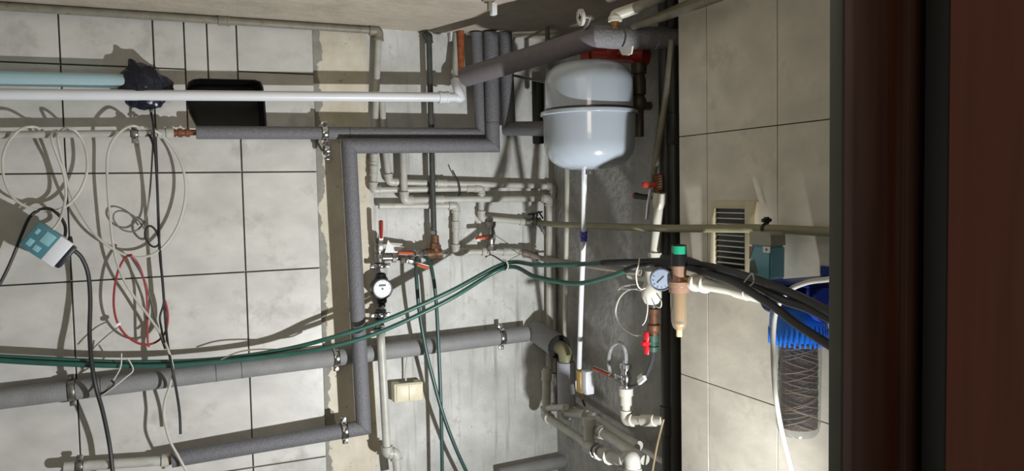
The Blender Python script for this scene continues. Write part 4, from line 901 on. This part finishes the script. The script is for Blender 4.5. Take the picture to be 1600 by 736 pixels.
cab('black_cable', [(236, 176, .05), (240, 200, .085), (243, 250, .075), (247, 320, .055), (249, 370, .055), (247, 383, .05), (238, 385), (228, 374), (227, 360), (234, 353), (243, 360), (249, 378), (253, 430, .055), (256, 470, .055), (250, 495), (252, 512, .06), (257, 535, .10)], .003, wire_black, 'black cable knotted into a small loop beside the long black one')
cab('grey_wire', [(240, 200, .075), (237, 260, .05), (234, 300, .035), (229, 335, .025), (222, 352), (208, 362), (190, 358), (178, 344), (180, 332), (193, 330), (212, 340), (226, 358)], .0024, mat('grey_wire_sheath', (112, 114, 108), .5), 'thin grey wire curled into a loop left of the knotted black cable', off=.03)
cab('red_wire', [(206, 398, .06), (196, 402), (185, 422), (179, 450), (178, 480), (184, 505), (198, 525), (218, 537), (238, 537), (254, 526), (261, 510), (262, 490), (258, 470)], .0032, wire_red, 'red wire hanging in a wide loop below the white coils')
cab('red_wire', [(203, 400, .06), (213, 408), (222, 428), (229, 458), (230, 490), (231, 535), (233, 542)], .003, wire_red, 'red wire dropping straight inside the red loop')
cab('grey_wire', [(204, 400, .05), (222, 430), (236, 470, .04), (246, 510, .05), (258, 545, .08)], .003, mat('dark_grey_sheath', (84, 84, 78), .5), 'dark grey wire slanting down through the red loop')
bm = nb(); box(bm, B(184, 507, .05), Vector((1, 0, .4)), YY, UP, .016, .01, .009, .001); obj('wire_connector', bm, whitep, label='tiny white connector on the red wire loop', cat='connector')
cab('grey_wire', [(184, 512, .045), (170, 522), (152, 538), (143, 548)], .0016, steelwire, 'fine wire trailing left from the tiny white connector')
# wires tied round sloping pipe
cab('tie_wire', [(190, 552, .095), (188, 575, .10), (173, 600, .10), (158, 618, .10), (176, 606, .11), (196, 590, .105), (208, 578, .10), (200, 560, .10)], .0018, wire_white, 'thin white wire twisted round the sloping pipe right of the thick black cable', 'wire', off=.10)
cab('tie_wire', [(150, 618, .09), (168, 610, .105), (178, 600, .105), (174, 594, .10)], .0026, wire_black, 'black wire end twisted on the sloping pipe', 'wire')
cab('tie_wire', [(345, 562, .10), (370, 551, .09), (400, 546, .08), (440, 546, .08), (480, 544, .09), (505, 541, .11)], .0022, mat('brown_wire', (128, 116, 96), .5), 'brownish wire twisted along the green hoses below the tile centre', 'wire')
# teal adapter
ac = B(76, 383, .105); e1_ = (B(108, 402, .105) - B(45, 360, .105)).normalized(); e2_ = YY.cross(e1_).normalized()
t = thing('power_adapter', 'teal and white plug adapter hanging askew among the left cables', 'adapter', ac)
L_ = rad(ac, 2 * 72); W_ = rad(ac, 2 * 46)
boxobj('teal_shell', ac - e1_ * L_ * .16, e1_, YY, e2_, (L_ * .56, .045, W_), tealp, t, bev=.004)
boxobj('white_band', ac + e1_ * L_ * .22, e1_, YY, e2_, (L_ * .30, .046, W_ * 1.0), whitep, t, bev=.003)
boxobj('dark_end', ac + e1_ * L_ * .40, e1_, YY, e2_, (L_ * .16, .040, W_ * .9), mat('blue_black_plastic', (34, 38, 48), .4), t, bev=.007)
for f1, f2, s1_, s2_ in ((-.30, .22, .12, .26), (-.33, -.2, .08, .2), (-.08, -.18, .22, .42), (-.12, .27, .14, .2)):
    bm = nb(); box(bm, ac + e1_ * L_ * f1 + e2_ * W_ * f2 - YY * .0225, e1_, YY, e2_, L_ * s1_, .003, W_ * s2_, .0012); obj('pale_window', bm, tealb, t)
latheobj('cable_gland', ac + e1_ * L_ * .30 + e2_ * W_ * (.45 if e2_.z > 0 else -.45), UP, [(0, .007), (.012, .006), (.018, .0045)], blackp, t, 10)
for o in bpy.data.objects:
    if '_o' in o: del o['_o']
